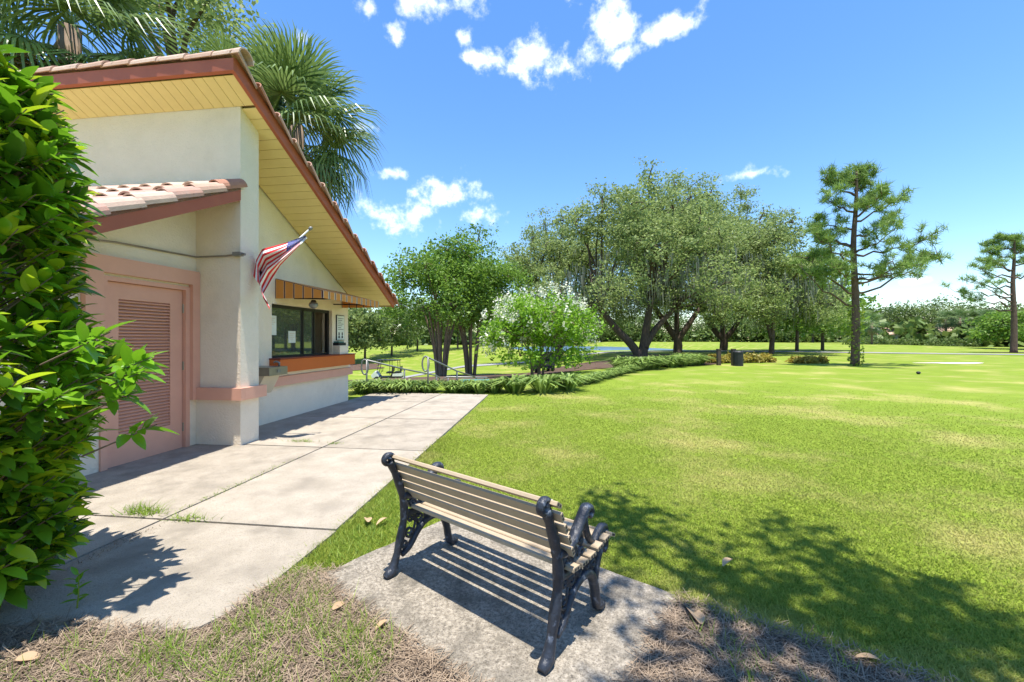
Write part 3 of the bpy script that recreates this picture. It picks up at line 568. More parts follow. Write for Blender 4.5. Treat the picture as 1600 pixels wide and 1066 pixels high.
# background trees
def bgtree(u, Y, R0, H_, mat, seed, label, group='trees beyond the fairway', nm='broadleaf_tree', n=170, leaf=.42, trunk=.2):
    X = (u-800)/F*Y; z = float(gz(X, Y))
    tree(nm, (X, Y, z), label, 'tree', rl(9, R0, H_*.55, H_*.36, seed, (.34,.5), .8)+[(R0*.5*math.cos(a), R0*.5*math.sin(a), H_*.36, R0*.45, R0*.45, H_*.16) for a in (0,2.1,4.2)], n, 34, R0*.1, leaf, mat, 'bark', [([(0,0,-.3),(.05,0,H_*.25),(.1,0,H_*.5)], trunk)], seed, group, twigs=24, lrad=.12)
k = 0
for u, Y, R0, H_, mt, lb in ((570,62,5,9,'far','dark tree just right of the snack bar wall'),(612,70,5,9,'far','dark background tree left of the handrail loop'),(535,58,4.5,9.5,'oak','grey green tree behind the snack bar corner'),(652,80,6,10,'far','background tree behind the two crape myrtles, left'),(715,84,7,11,'far','background tree behind the two crape myrtles, middle'),(790,88,7,12,'far','background tree between crape myrtles and oaks'),
    (1245,46,4.6,9.5,'bright','bright green tree left of the tall pine'),(1285,50,4.8,9.0,'bright','bright green tree directly behind the tall pine'),(1330,120,8,9,'far','far dark tree seen past the pine trunk'),
    (1395,100,8,10,'far','rounded dark tree left in the far grove'),(1440,98,9,11.2,'far','tallest rounded tree in the middle of far grove'),(1490,102,8,9.6,'far','rounded dark tree right in the far grove'),(1545,90,6.5,8.5,'far','dark tree before the far white house'),(1585,60,5,6.2,'bright','yellow green tree at the right picture edge'),(1600,88,7,9,'far','dark tree far right behind the second pine'),
    (860,205,16,13,'far','distant tree across the lake, left end'),(940,220,17,13,'far','distant tree across the lake beside leaning oak trunk'),(1000,225,17,14,'far','distant tree across the lake behind oak trunks'),(1070,220,17,13,'far','distant tree across the lake behind middle oak'),(1140,215,17,14,'far','distant tree across the lake behind mound oak'),(1205,190,15,13,'far','distant tree across the lake, right end'),(1270,160,13,13,'far','distant tree behind the bright green trees')):
    k += 1; bgtree(u, Y, R0, H_, mt, 100+k*7, lb, leaf=.42 if Y < 130 else .8, trunk=.2 if Y < 130 else .4)
g_ = np.random.default_rng(77); n = 52000; th_ = g_.uniform(-62, 62, n); dd = np.where(np.abs(th_-18) < 22, 235, 135)+g_.normal(size=n)*6; X = dd*np.sin(np.radians(th_)); Y = dd*np.cos(np.radians(th_))
hz_ = (8+2.5*np.sin(th_*.5)+1.8*np.sin(th_*1.7+1))*(dd/150)**.6*.75*g_.random(n)**.85; V, Fc = leaf_quads(np.stack([X, Y, np.maximum(gz(X, Y), -2)+hz_], 1), 1.7, 5, asp=.7); link('far_wood', rawmesh('far_wood', V, Fc, M['far']), None, kind='stuff', label='dark far wood closing the view behind the fairway', cat='wood')
def shrubs(name, pts, r0, mat, label, seed, cat='shrub', group=None):
    for i, (x, y, r_) in enumerate(pts):
        t = thing(name, (x, y, float(gz(x, y))), label if isinstance(label, str) else label[i], cat, 0, group); c, P = crown_pts([(0,0,r_*.35,r_,r_,r_*.6)], 40, 26, r_*.16, seed+i); P[:,2] = np.abs(P[:,2]); V, Fc = leaf_quads(P, r0, seed+i); link('foliage', rawmesh('foliage', V, Fc, M[mat]), t)
shrubs('shrub', [(70+i*3.4, 84-.3*i+2*math.sin(i), 1.9) for i in range(7)], .3, 'far', 'dark shrub in the bank under the far grove', 300, group='shrubs under the far grove')
shrubs('reed_clump', [(12.2+.9*i, 24.6+.25*i, .5) for i in range(5)]+[(17.2+.6*i, 24.6, .4) for i in range(3)], .2, 'reed', 'low amber grass clump at the lawn edge before the pine', 330, 'grass clump', 'amber clumps')
# far house
fh = thing('far_house', (98, 92, float(gz(98, 92))), 'white house with tan roof behind the far palms', 'house', R(-25))
MB().box(-14,14,-4,4,0,2.6).obj('wall', M['white'], fh); MB().prism([(-14.6,-4.8,2.6),(-14.6,4.8,2.6),(-14.6,0,4.2)], (29.2,0,0)).obj('roof', M['tile'][1], fh)
for x in (-10,-5,1,7): MB().box(x,x+1.6,-4.06,-4.01,.9,2.1).obj('window', M['bronze'], fh)
# pines
def pine(base, H_, limbs, seed, label, rad, tuft=.42, dead=(), dens=34):
    t = thing('pine_tree', base, label, 'tree'); r = random.Random(seed); q = MB()
    q.tube(crv([(0,0,-.2),(.05,0,H_*.3),(-.08,0,H_*.6),(.06,0,H_*.82),(.1,0,H_*.99)], 5), [rad*(1.2 if i == 0 else 1)*(1-.8*i/21) for i in range(21)], 10); q.obj('trunk', M['bark_p'], t, True); q = MB(); tips = []
    for z, ang, ln, rise, bare in limbs:
        d_ = Vector((math.cos(ang), math.sin(ang), 0)); p = Vector((0,0,z)); P = [p]; 
        for k in range(1, 8): P.append(p+d_*ln*k/7+Vector((r.uniform(-.07,.07)*ln*.5, r.uniform(-.07,.07)*ln*.5, (rise+.12*math.sin(z*5))*ln*(k/7)**1.3+r.uniform(-.06,.06)*ln)))
        q.tube(P, [max(.012, rad*.3*(1-k/8.5)) for k in range(8)], 6)
        if bare == 2: continue
        for k in range(2, 8):
            if k/7 < bare: continue
            for j in range(2 if k < 7 else 4):
                e = P[k]+Vector((r.uniform(-1,1), r.uniform(-1,1), r.uniform(-.35,1.0)))*max(.55, ln*.24); q.tube([P[k], (P[k]+e)/2+Vector((0,0,.04)), e], [.02,.015,.01], 4, cap=False)
                tips += [e, e.lerp(P[k], .35)+Vector((r.uniform(-.1,.1), r.uniform(-.1,.1), .08))]
    q.obj('limbs', M['bark_p'], t, True); T = np.array([tuple(x) for x in tips]); g_ = np.random.default_rng(seed); n = len(T)*dens; C = np.repeat(T, dens, 0)+g_.normal(size=(n,3))*tuft*.15
    d_ = g_.normal(size=(n,3)); d_[:,2] += .55; d_ = unit(d_); s = unit(np.cross(d_, g_.normal(size=(n,3))))*tuft*.042; l = tuft*(.6+.5*g_.random((n,1)))
    V = np.stack([C-s, C+s, C+d_*l], 1).reshape(-1,3); i = np.arange(n)*3; link('needles', rawmesh('needles', V, np.stack([i,i+1,i+2],1), M['pine']), t, kind='stuff'); return t
x, y = 18.5, 22.1; PB = Vector((x, y, float(gz(x, y))))
r_ = random.Random(4); lm = [(4.0,0.1,4.6,.32,.35),(4.4,-.15,3.9,.42,.3),(3.2,3.05,2.7,.75,.45),(3.9,2.9,2.4,.8,.4),(5.0,.3,4.3,.22,.4),(5.4,3.3,2.4,.5,.3),(4.7,3.6,2.0,.3,.3),(6.0,-.1,3.3,.3,.3),(6.4,3.0,2.2,.35,.3),(7.0,.2,2.5,.4,.3),(7.4,2.7,1.5,.35,.3),(7.8,-.3,1.9,.45,.3),(8.3,3.2,1.5,.5,.3),(8.6,.2,1.5,.5,.2),(9.2,3.0,1.4,.55,.3),(9.5,.3,1.1,.5,.2),(9.9,2.5,.9,.5,.2),(10.1,.4,.8,.4,.2),(5.2,1.5,2.4,.35,.3),(6.5,1.6,2.0,.35,.3),(6.1,-1.5,2.0,.4,.3),(8,-1.4,1.4,.4,.3),(4.6,-1.2,2.4,.3,.4)]
pn = pine(PB, 10.6, lm, 8, 'tall lone pine with vine on its trunk at the lawn edge', .21)
g_ = np.random.default_rng(3); n = 420; zz = g_.random(n)**1.3*3.4; an = g_.random(n)*6.28; C = np.stack([.31*np.cos(an)+.1*g_.random(n), .31*np.sin(an), zz], 1); V, Fc = leaf_quads(C, .14, 4); link('vine', rawmesh('vine', V, Fc, M['vine']), pn)
x, y = 54.5, 44.5; lm2 = [(z, a, l, .3, b_) for z, a, l, b_ in ((5,3.1,5,2),(6,3.0,5.4,.8),(6.4,3.3,4.5,2),(7,2.8,4.4,2),(7.6,3.2,4,.7),(8.2,3.0,3.6,2),(9,3.3,3,.6),(9.6,.2,3,.4),(10.2,3,2.5,.4),(10.8,.4,2.5,.3),(11.3,2.7,2,.3),(11.8,.5,1.8,.2),(12.2,3,1.4,.2),(9,1.5,3,.4),(8,.1,3.4,.4),(5.4,3.3,4.4,.6),(4.6,2.9,4,.6))]
pine(Vector((x, y, float(gz(x, y)))), 12.4, lm2, 19, 'half bare pine at the far right edge', .3, .6)
# palms
def frond_mesh(nm, mat, ln, segs, droop, seed, spread=150):
    r = random.Random(seed); q = MB(); pet = ln*.9; P = [Vector((0, pet*t, .25*pet*t-droop*.5*pet*t*t)) for t in (0,.25,.5,.75,1)]; q.tube(P, [.025,.022,.018,.015,.012], 5); c = P[-1]
    for i in range(segs):
        a = R(-spread+2*spread*i/(segs-1)); l = ln*(.75+.25*math.cos(a*.55))*r.uniform(.9,1.05); d_ = Vector((math.sin(a), math.cos(a), .12+r.uniform(-.06,.06))); s = Vector((math.cos(a), -math.sin(a), .35*(1 if i % 2 else -1)))*ln*.021
        A_ = c; B_ = c+d_*l*.5+Vector((0,0,-droop*l*.12)); C_ = c+d_*l*.82+Vector((0,0,-droop*l*.34)); D_ = c+d_*l*.98+Vector((0,0,-droop*l*.68))
        q.add([A_-s*.3, A_+s*.3, B_+s, B_-s, C_+s*.7, C_-s*.7, D_], [(0,1,2,3),(3,2,4,5),(5,4,6)])
    return q.mesh(nm, M[mat])
def palm(base, H_, nf, ln, label, seed, group=None, rad=.2, dead=12):
    t = thing('palm_tree', base, label, 'palm', 0, group); r = random.Random(seed)
    q = MB(); q.tube([(0,0,-.3),(.05,0,H_*.5),(0,0,H_-.2)], [rad*1.1, rad, rad*1.2], 10); q.obj('trunk', M['bark_l'], t, True)
    gm_ = [frond_mesh('frond', 'palm', ln, 46, dr, seed+i) for i, dr in enumerate((.6,1.1,1.6))]; dm = frond_mesh('dead_frond', 'thatch', ln*.85, 26, 1.3, seed+9, 110)
    for i in range(nf):
        el = R(78-118*((i+.5)/nf)); link('frond', gm_[min(2, int(3*i/nf))], t, (0,0,H_-.1), Euler((el, r.uniform(-.3,.3), i*2.4+r.uniform(-.3,.3)), 'XYZ'))
    for i in range(dead): link('dead_frond', dm, t, (0,0,H_-.35), Euler((R(-55-25*r.random()), 0, i*6.28/dead+r.uniform(-.2,.2))))
    return t
palm((-6.35, 12.0, -.1), 8.0, 38, 1.3, 'cabbage palm rising behind the right slope of the tiled roof', 3)
palm((-12.3, 11.4, 0), 10.3, 32, 1.7, 'cabbage palm behind the roof at top left, with dead brown fronds', 5, dead=22)
palm((-7.7, 11.6, 0), 8.7, 16, .8, 'cabbage palm behind the roof ridge between two larger palms', 13, dead=4)
tree('oak_tree', (-13, 16, -.3), 'oak crown showing above the palm at top left corner', 'tree', rl(8, 4, 13.5, 3, 91, (.35,.5), .7), 200, 36, .4, .2, 'oak', 'bark', [([(0,0,-.2),(.1,0,5),(0,0,11)], .4)], 91, twigs=30)
for i, (u, Y, h_) in enumerate(((1362,75,4.2),(1478,88,6),(1500,86,6.2),(1512,87,5.8),(1528,86,6),(1542,84,6.1))):
    X = (u-800)/F*Y; palm((X, Y, float(gz(X, Y))), h_, 14, 1.3, 'small lone palm on the fairway right of the pine trunk' if i == 0 else 'slim far palm standing in front of the white house', 40+i, None if i == 0 else 'far palms before the house', .17, 3)
# tree overhead whose shade falls on the lawn (behind and right of the camera)
def shade_lobes():
    out = []
    for sx, sy, r_, z in ((1.2,2.2,.75,6.2),(.75,3.1,.55,6.6),(1.9,2.7,.7,6.8),(2.2,1.9,.7,6.2),(1.0,1.3,.7,6.6),(1.9,1.1,.9,7),(.9,3.45,.35,6.4),(2.45,2.45,.35,6.5),(2.9,1.2,.8,6.4),(3.2,.3,1,7),(2,0,1.1,7.4),(4,-1,1.3,7.2),(1.2,.2,.8,7)):
        out.append((sx+.03*z-4.2, sy-.15*z+2.2, z, r_, r_, r_*.5))
    return out
tree('shade_tree', (4.2, -2.2, 0), 'spreading tree whose branches shade the lawn by the bench', 'tree', shade_lobes(), 190, 42, .19, .12, 'oak', 'bark', [([(0,0,-.2),(0,.1,2.5),(-.6,.8,4.6),(-1.6,1.8,6.2)], .25)], 97, twigs=60, lrad=.05)
# ------------------------------------------------------------------ near bush
bush = thing('leafy_bush', (-2.95, 2.05, 0), 'tall glossy green leafy bush in front of the pink door', 'bush')
def leafm(nm, L_, wd_, fold, curl):
    m = MB(); V = []; rows = 6
    for i in range(rows+1):
        t = i/rows; w_ = wd_*math.sin(math.pi*min(1, t*.93+.05))**.75*(1-.25*t) if i < rows else .002; z = -curl*L_*t*t
        V += [(-w_, t*L_, z+fold*w_), (0, t*L_, z), (w_, t*L_, z+fold*w_)]
    fs = []
    for i in range(rows): a = 3*i; fs += [(a, a+1, a+4, a+3), (a+1, a+2, a+5, a+4)]
    return m.add(V, fs).mesh(nm, M['bush'], True)
LM = [leafm('leaf', .135, .032, .35, .15), leafm('leaf', .115, .03, .3, .3), leafm('leaf', .15, .034, .4, .22)]
OUT = [(-60,70),(40,75),(130,110),(200,130),(300,160),(350,155),(420,130),(450,165),(510,215),(580,255),(640,215),(700,180),(760,120),(850,140),(915,70),(960,0),(1010,-80)]
rb = random.Random(21); stems = []; leaves = []
def edge(v): return np.interp(v, [a for a, _ in OUT], [b_ for _, b_ in OUT])
BC = Vector((-2.95, 2.05, 0)); q = MB(); sprigs = []
for k in range(1150):
    zz = .12+2.75*rb.random(); an = rb.uniform(-math.pi, math.pi)
    # radius follows the bush's real outline by height (measured on its lawn side)
    Rz = float(np.interp(zz, [.1,.35,.7,1.0,1.27,1.5,1.87,2.19,2.6,2.95], [.33,.58,.50,.66,.86,.56,.52,.60,.50,.28])); 
    rr = Rz*(.45+.55*rb.random()**.45); p = BC+Vector((rr*math.cos(an), rr*math.sin(an)*.85, zz)); outd = Vector((math.cos(an), math.sin(an), .55)).normalized(); sprigs.append((p, outd))
for a, z_ in ((.1,1.25),(.16,1.32),(.05,1.15),(.2,.95),(-.1,1.45)): sprigs.append((BC+Vector((.93*math.cos(a), .93*math.sin(a), z_)), Vector((1,.1,.35)).normalized()))
q.tube([BC+Vector((0,0,-.05)), BC+Vector((.05,0,1)), BC+Vector((0,.05,2.6))], [.05,.04,.015], 8)
for p, d_ in sprigs:
    b0 = BC+Vector((0,0,max(.15, p.z-.45))); q.tube([b0.lerp(p, .72), p+d_*.1], [.005,.003], 4, cap=False)
    nl = rb.randint(8, 12)
    for j in range(nl):
        t = j/nl; az = j*2.4+rb.uniform(-.4,.4); side = d_.cross(Vector((0,0,1))).normalized(); u2 = side.cross(d_)
        out = (side*math.cos(az)+u2*math.sin(az))*(1.05-.5*t)+d_*(.35+.6*t); out.z += .1; out.normalize()
        pos = p+d_*(.12*t-.06); up = Vector((0,0,1)); xax = out.cross(up); xax = xax.normalized() if xax.length > .01 else Vector((1,0,0)); nz = xax.cross(out)
        roll = rb.uniform(-.5,.5); xa = xax*math.cos(roll)+nz*math.sin(roll); za = xa.cross(out); s = rb.uniform(.5,1.18)
        leaves.append((pos, xa*s, out*s, za*s))
q.v = [tuple(Vector(v)-BC) for v in q.v]; q.obj('stems', M['bark_l'], bush, True)
camp = Vector((0,0,CAMH)); leaves.sort(key=lambda l: (l[0]-camp).length-.6*(l[0].x+2.9)); front = [l for l in leaves if l[0].x > -1.1*l[0].y-.1][:300]; ids = {id(l) for l in front}
for l in front:
    o = link('leaf', rb.choice(LM), bush); o.matrix_local = Matrix(((l[1].x,l[2].x,l[3].x,l[0].x-BC.x),(l[1].y,l[2].y,l[3].y,l[0].y-BC.y),(l[1].z,l[2].z,l[3].z,l[0].z),(0,0,0,1)))
LV = [np.array([tuple(v.co) for v in m.vertices]) for m in LM]; LF = np.array([tuple(p.vertices) for p in LM[0].polygons]); VV = []; FF = []; o_ = 0
for l in leaves:
    if id(l) in ids: continue
    v = LV[rb.randrange(3)]; VV.append(v[:,:1]*np.array(l[1])+v[:,1:2]*np.array(l[2])+v[:,2:]*np.array(l[3])+np.array(l[0]-BC)); FF.append(LF+o_); o_ += len(v)
link('foliage', rawmesh('foliage', np.concatenate(VV), np.concatenate(FF), M['bush'], True), bush, kind='stuff')
# ------------------------------------------------------------------ liriope clumps
def clump(nm, mat, n, ln, seed, w_=.012, lean=.8):
    r = np.random.default_rng(seed); V = []; Fc = []
    for i in range(n):
        a = r.random()*6.28; d_ = np.array([math.cos(a), math.sin(a), 0]); s = np.array([-d_[1], d_[0], 0])*w_; l = ln*r.uniform(.6,1.1); le = lean*r.uniform(.25,1.1); b0 = d_*r.random()*ln*.25; o = len(V)
        p1_ = b0+d_*l*.35*le+np.array([0,0,l*.6]); p2_ = b0+d_*l*.85*le+np.array([0,0,l*(.85-.35*le)]); V += [b0-s*.6, b0+s*.6, p1_+s, p1_-s, p2_]; Fc += [(o,o+1,o+2,o+3),(o+3,o+2,o+4)]
    m = MB(); m.v = [tuple(v) for v in V]; m.f = Fc; return m.mesh(nm, M[mat])
LC = [clump('liriope_clump', 'lirio', 105, .52, s, .021, 1.25) for s in range(4)]
def lput(x, y, s, label, grp, k):
    link('liriope_clump', LC[k % 4], None, (x, y, float(gz(x, y))), (0,0,k*1.7), label=label, cat='plant', group=grp).scale = (s*1.35, s*1.35, s)
k = 0
for row in range(2):
    for i in range(8):
        x = -4.05+i*.29
        if -2.15 < x < -1.75: continue
        k += 1; lput(x+random.uniform(-.05,.05), 11.05+.3*row+random.uniform(-.08,.08), random.uniform(.75,1), 'liriope clump in the row left of the handrail gap', 'liriope left of the gap', k)
for row in range(2):
    for i in range(4): k += 1; lput(-1.6+i*.37, 11.15+.3*row+random.uniform(-.1,.1), random.uniform(.75,.95), 'liriope clump in the row right of the handrail gap', 'liriope right of the gap', k)
for (x, y, s), lb in zip(((.08,11.15,1.3),(.85,11.2,1.35),(1.55,11.6,1.3)), ('large round liriope clump nearest the walkway corner', 'large round liriope clump, middle of three by the lawn', 'dark round liriope clump, right of three by the lawn')): k += 1; lput(x, y, s, lb, None, k)
for i in range(16): t = i/15; k += 1; lput(2.0+3.4*t, 12.8+5.6*t+random.uniform(-.2,.2), random.uniform(.7,.95), 'liriope clump in the thin curving border', 'curving liriope border', k)
for i in range(44): t = (i+.5)/44; k += 1; lput(5.3+5.4*t+random.uniform(-.3,.3), 18.6+4.6*t+random.uniform(-.2,1.6), random.uniform(1.2,1.75), 'tall liriope clump in the dense bed below the oaks', 'dense liriope bed', k)
# ------------------------------------------------------------------ handrails
def rail(label, pts, posts, loop=None):
    t = thing('handrail', (*pts[0][:2], float(gz(pts[0][0], pts[0][1]))), label, 'handrail'); o = t.location.copy()
    q = MB(); q.tube([Vector(p)-o for p in pts], .024, 8); q.obj('rail', M['galv'], t, True)
    for p in posts:
        q = MB(); q.tube([Vector(p)-o, Vector((p[0], p[1], min(float(gz(p[0], p[1])), 0)-.05))-o], .024, 8); q.obj('post', M['galv'], t, True)
    if loop:
        q = MB(); c = Vector(loop)-o; q.tube([c+Vector((.09*math.sin(a), .0, -.2+.2*math.cos(a))) for a in np.linspace(0, 6.28, 22)], .022, 8); q.obj('end_loop', M['galv'], t, True)
a = [at(573,563,11.0), at(632,577,12.2), at(682,587,13.2), at(687,591,13.3), at(686,598,13.3)]
rail('galvanised handrail with oval end loop left of the steps', a, [a[0], a[1], a[2]], at(570,562,11))
a = [at(667,558,11.0), at(714,580,12.6), at(742,589,13.4)]
rail('galvanised handrail with oval end loop right of the steps', a, [a[0]+Vector((.03,0,0)), a[1]], at(665,557,11))
a = [at(698,598,13.0), at(691,594,13.0), at(698,589,13.0), at(760,590,13.6), at(762,592,13.6)]
rail('low level galvanised handrail beside the teal box', a, [at(700,590,13.02), at(744,590,13.45), at(757,590,13.6)])
ub = thing('utility_box', (*hit(742,606)[:2], hit(742,606)[2]), 'teal utility box behind the handrail', 'box'); X = hit(742,606)
MB().box(-.4,.4,-.3,.3,-.2,.2).obj('cabinet', M['teal'], ub); MB().box(-.43,.43,-.33,.33,.201,.23).obj('lid', M['teal'], ub)
ts = thing('trash_bin', (*hit(1153,572)[:2], hit(1153,572)[2]), 'dark litter bin beside two wooden posts below the oaks', 'bin'); q = MB(); q.tube([(0,0,0),(0,0,.75)], .26, 12); q.obj('drum', M['black'], ts); MB().tube([(0,0,.751),(0,0,.82)], [.28,.2], 12).obj('lid', M['black'], ts)
for u, lb in ((1123,'short dark wooden post left of the litter bin'), (1146,'short dark wooden post touching the litter bin side')):
    x = hit(u,571); p = thing('wooden_post', x, lb, 'post'); MB().box(-.09,.09,-.09,.09,-.1,.85).obj('shaft', M['bark'], p); MB().prism([(-.1,-.1,.851),(.1,-.1,.851),(.1,.1,.851),(-.1,.1,.851)], (0,0,.06)).obj('cap', M['bark'], p)
# ------------------------------------------------------------------ golf carts
def cart(loc, rz, label, body):
    t = thing('golf_cart', loc, label, 'golf cart', rz, 'golf carts')
    q = MB(); q.prism([(-1.2,-.55,.3),(1.15,-.55,.3),(1.25,-.55,.55),(.95,-.55,.85),(.6,-.55,.42),(-.25,-.55,.42),(-.4,-.55,.7),(-1.15,-.55,.72)], (0,1.1,0)); q.obj('body', M['black'], t); MB().prism([(.62,-.57,.44),(1.17,-.57,.31),(1.28,-.57,.56),(.97,-.57,.9)], (0,1.14,0)).obj('cowl', M[body], t); MB().prism([(-1.22,-.57,.46),(-.45,-.57,.46),(-.5,-.57,.68),(-1.18,-.57,.72)], (0,1.14,0)).obj('rear_fender', M[body], t)
    MB().box(-1.0,.9,-.6,.6,1.78,1.84).obj('roof', M['black'], t)
    for x, x2 in ((.85,.6),(-.25,-.25),(-.95,-.9)):
        for y in (-.52,.52): q = MB(); q.tube([(x,y,.6),(x2,y,1.79)], .025, 6); q.obj('roof_post', M['black'], t)
    for x in (-.35, -1.0):
        s = MB().box(x-.05,x+.4,-.5,.5,.70,.82).obj('seat', M['black'], t); q = MB(); q.obox((x-.1,0,1.05), (.04,0,-.01), (0,.5,0), (-.02,0,.22)); q.obj('backrest', M['black'], t)
    q = MB(); q.tube([(.6,.25,.6),(.4,.25,1.0)], .02, 6); q.tube([(.4+.02*math.cos(a), .25+.16*math.cos(a), 1.0+.16*math.sin(a)) for a in np.linspace(0,6.28,14)], .014, 5); q.obj('steering_wheel', M['black'], t)
    for x in (.8,-.75):
        for y in (-.5,.5): wl = MB().tube([(x,y-.09,.23),(x,y+.09,.23)], .23, 16).obj('wheel', M['rubber'], t); MB().tube([(x,y-.10,.23),(x,y+.10,.23)], .12, 12).obj('rim', M['galv'], wl)
    for y in (-.36,.36): MB().box(1.12,1.2,y-.1,y+.1,.52,.62).obj('headlight', M['paper'], t)
    return t
x = -10.6; cart((x, 35.0, float(gz(x, 35))+.045), R(186), 'golf cart with white body and black roof on the path', 'white')
x = 1.9; cart((x, 25.6, float(gz(x, 25.6))+.04), R(95), 'dark golf cart half hidden behind the white flowering tree', 'black')
# ------------------------------------------------------------------ grass, straw, litter
YBX = [-8,-3,-2.2,-1.5,-1.3,-1.05,-.6,.5,.93,1.19,1.45,1.76,2.5,4,7]; YBY = [1.6,1.8,2.1,2.2,2.5,2.5,2.1,1.9,2.24,2.06,1.92,1.70,1.2,.3,-1]
def yb(x): return np.interp(x, YBX, YBY)
def loc2(x, y): return x*CA-y*SA, x*SA+y*CA
def on_walk(x, y, m=0):
    a, b_ = loc2(x, y); return (a < -1.67-.03*np.maximum(b_-2.8, 0)+m) & (b_ > 1.72-m) & (b_ < 10.36+m)
def on_pad(x, y, m=0):
    dx, dy = x+.721, y-2.455; e = dx*.786-dy*.618; n_ = dx*.618+dy*.786; return (e > -.34-m) & (e < 1.415+m) & (n_ > -.28-m) & (n_ < .87+m)
xs = np.linspace(-7, 6, 160); 
q = np.array([[x, y] for x in xs for y in np.linspace(0, 1, 40)]); X = q[:,0]; Y = -2.5+(yb(X)+.03+2.5)*q[:,1]; Z = .008+.012*np.sin(X*7+Y*5)*np.sin(Y*9-X*3)+.006
i = np.arange(159*39); r0, c0 = i//39, i % 39; a_ = r0*40+c0
link('straw_ground', rawmesh('straw_ground', np.stack([X,Y,Z],1), np.stack([a_, a_+40, a_+41, a_+1],1), M['straw'], True), None, kind='structure')
def blades(n, X, Y, h, w_, seed, lean=.5, z0=None):
    r = np.random.default_rng(seed); n = len(X); a = r.random(n)*6.28; Z = gz(X, Y) if z0 is None else np.full(n, z0); hh = h*(.5+.8*r.random(n)); P = np.stack([X,Y,Z],1); s = np.stack([np.cos(a), np.sin(a), 0*a],1)*w_[:,None] if hasattr(w_, '__len__') else np.stack([np.cos(a), np.sin(a), 0*a],1)*w_
    l = r.normal(size=(n,2))*lean; tip = P+np.stack([l[:,0]*hh, l[:,1]*hh, hh],1); V = np.stack([P-s, P+s, tip],1).reshape(-1,3); i = np.arange(n)*3; return V, np.stack([i,i+1,i+2],1)
n = 900000; rr = 1.2*np.exp(rng.random(n)*math.log(18/1.2)); an = R(-48)+R(112)*rng.random(n); X = rr*np.sin(an); Y = rr*np.cos(an)
ok = (Y > yb(X)-.03) & ~on_walk(X, Y, -.045*rng.random(n)**2) & ~on_pad(X, Y, -.05*rng.random(n)**2) & (Y < np.interp(X, EX, EY)+.2) & (loc2(X, Y)[0] > -2.2) & (rng.random(len(X)) > smooth01((rr-5)/13)); X, Y = X[ok], Y[ok]; d_ = np.hypot(X, Y)
# longer along the unmown edges
edge_h = np.exp(-np.maximum(Y-yb(X), 0)/.09)*(X > .9)+.8*np.exp(-np.maximum(0, loc2(X, Y)[0]+1.74)/.15)*(Y < 6)*(Y > 2.4)
V, Fc = blades(0, X, Y, (.017+.045*edge_h)*(1-.5*smooth01((d_-5)/12)), .0013+.0008*d_, 5, .7); link('lawn_grass', rawmesh('lawn_grass', V, Fc, M['blade']), None, kind='stuff', label='short mown grass covering the lawn', cat='grass')
n = 90000; X = rng.uniform(-3.4, 3.2, n); Y = rng.uniform(.9, 2.7, n); ok = (Y < yb(X)+.06*rng.random(n)) & ~on_walk(X, Y, -.06) & ~on_pad(X, Y, -.03); X, Y = X[ok], Y[ok]; n = len(X)
a = rng.random(n)*6.28; l = .03+.05*rng.random(n); dv = np.stack([np.cos(a)*l, np.sin(a)*l, rng.normal(size=n)*.008],1); s = np.stack([-np.sin(a), np.cos(a), 0*a],1)*.0013; P = np.stack([X, Y, .022+.022*rng.random(n)],1)
V = np.stack([P-dv-s, P-dv+s, P+dv+s, P+dv-s],1).reshape(-1,3); i = np.arange(n)*4; link('pine_straw', rawmesh('pine_straw', V, np.stack([i,i+1,i+2,i+3],1), M['needle']), None, kind='stuff', label='fallen brown pine needles around the bench pad', cat='pine straw')
# weeds and long grass in the straw
TX = []; TY = []
for k in range(300):
    cx, cy = (rng.uniform(-1.7,-.5), rng.uniform(1.6,2.5)) if k < 240 else ((rng.uniform(.9,2), rng.uniform(1.5,2.1)) if k < 265 else (rng.uniform(-2.3,-1.2), rng.uniform(1.55,2)))
    m = rng.integers(6, 22); TX.append(cx+rng.normal(size=m)*.022); TY.append(cy+rng.normal(size=m)*.022)
X = np.concatenate(TX); Y = np.concatenate(TY); ok = (Y < yb(X)+.1) & ~on_walk(X, Y, .0) & ~on_pad(X, Y, .01); V, Fc = blades(0, X[ok], Y[ok], .085, .003, 9, .6, .01); link('long_grass', rawmesh('long_grass', V, Fc, M['tuft']), None, kind='stuff', label='long loose grass blades growing through the pine straw', cat='grass')
n = 14000; X = rng.uniform(-1.75,-.4,n); Y = rng.uniform(2.3,4.4,n); ok = ~on_walk(X,Y) & ~on_pad(X,Y) & (loc2(X,Y)[0] < -1.25+rng.normal(size=n)*.1); V, Fc = blades(0, X[ok], Y[ok], .045, .0035, 19, .8); link('edge_weeds', rawmesh('edge_weeds', V, Fc, M['tuft']), None, kind='stuff', label='weedy grass strip between walkway and bench pad', cat='grass')
def tuftthing(u, v, n, sx, sy, h, label, mat='tuft', ang=0):
    x, y, z = hit(u, v); t = thing('weed_tuft', (x, y, .02), label, 'weed', ang); a = rng.normal(size=n)*sx; b_ = rng.normal(size=n)*sy; V, Fc = blades(0, a, b_, h*1.25, .0042, n, .8, 0.0); link('blades', rawmesh('blades', V, Fc, M[mat]), t, kind='stuff')
J = -AL
tuftthing(228, 808, 170, .09, .03, .07, 'grass tuft in the slab joint nearest the bush', ang=J); tuftthing(298, 818, 110, .10, .03, .045, 'low grass tuft right of the tuft near the bush', ang=J)
tuftthing(345, 775, 150, .025, .28, .025, 'thin line of weeds along the walkway long joint', ang=J); tuftthing(474, 694, 130, .11, .02, .04, 'grass tuft in the joint before the pillar', ang=J); tuftthing(524, 697, 60, .06, .03, .03, 'small grass tuft where two slab joints cross', ang=J)
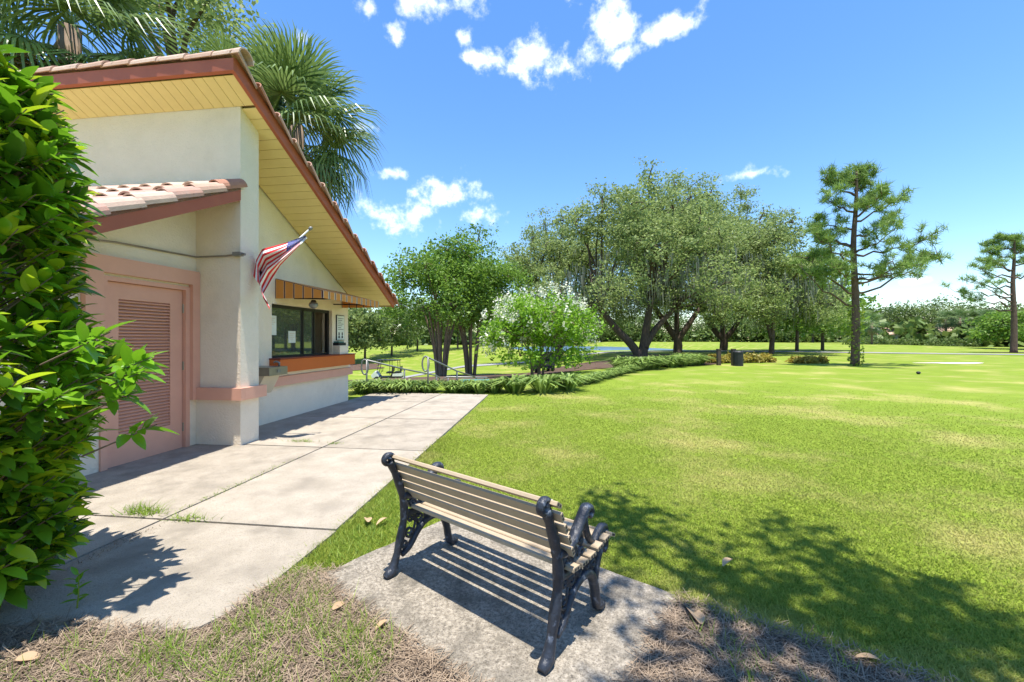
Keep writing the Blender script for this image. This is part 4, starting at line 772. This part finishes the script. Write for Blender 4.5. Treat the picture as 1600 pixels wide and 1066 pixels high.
tuftthing(430, 735, 90, .02, .2, .02, 'sparse weeds in the long joint beyond the pillar', ang=J); tuftthing(575, 668, 70, .02, .3, .02, 'sparse weeds in the long joint opposite the counter', ang=J)
tuftthing(180, 860, 200, .03, .16, .02, 'dry brown debris in the joint beside the bush', 'needle', J); tuftthing(405, 692, 90, .09, .03, .02, 'dry brown debris at the foot of the pillar', 'needle', J)
sd_ = thing('seedling', (*hit(120, 960)[:2], .01), 'small green seedling in the straw below the bush', 'plant'); lm_ = leafm('leaf', .06, .014, .3, .2)
MB().tube([(0,0,0),(.01,0,.1),(0,.01,.2)], [.004,.003,.002], 5).obj('stem', M['vine'], sd_)
for i in range(12): link('leaf', lm_, sd_, (0,0,.05+.013*i), (R(15+3*i), 0, i*2.4))
dl = leafm('fallen_leaf', .09, .022, .5, .3); dl.materials.clear(); dl.materials.append(M['deadleaf'])
for u, v, s, lb in ((575,826,1.3,'curled tan fallen leaf on grass left of the bench'),(605,820,1.1,'curled tan fallen leaf beside the bench rear leg'),(1143,886,1.1,'pale curled fallen leaf on the shaded lawn'),(1095,992,1.7,'large grey fallen leaf in straw right of the pad'),(520,968,.9,'orange fallen leaf in straw left of the pad'),(1375,1050,1.0,'grey fallen leaf in straw at bottom right'),(605,985,.8,'small orange leaf in straw near the pad edge'),(25,1048,1,'orange fallen leaf in straw at bottom left corner')):
    x, y, z = hit(u, v); o = link('fallen_leaf', dl, None, (x, y, .05), (R(8), R(12), u*.7), label=lb, cat='leaf'); o.scale = (s*1.2, s, s)
tm = thing('tee_marker', hit(1435, 585), 'small black round tee marker on the far lawn', 'tee marker'); MB().tube([(0,0,0),(0,0,.03),(0,0,.06),(0,0,.1),(0,0,.12)], [.03,.06,.08,.06,.02], 12).obj('ball', M['black'], tm, True); MB().tube([(0,0,-.05),(0,0,.0)], .03, 8).obj('spike', M['black'], tm)
for o in bpy.data.objects:
    if o.type == 'MESH' and o.data.users == 1 and o.name.split('.')[0] == 'x': o.data.update()
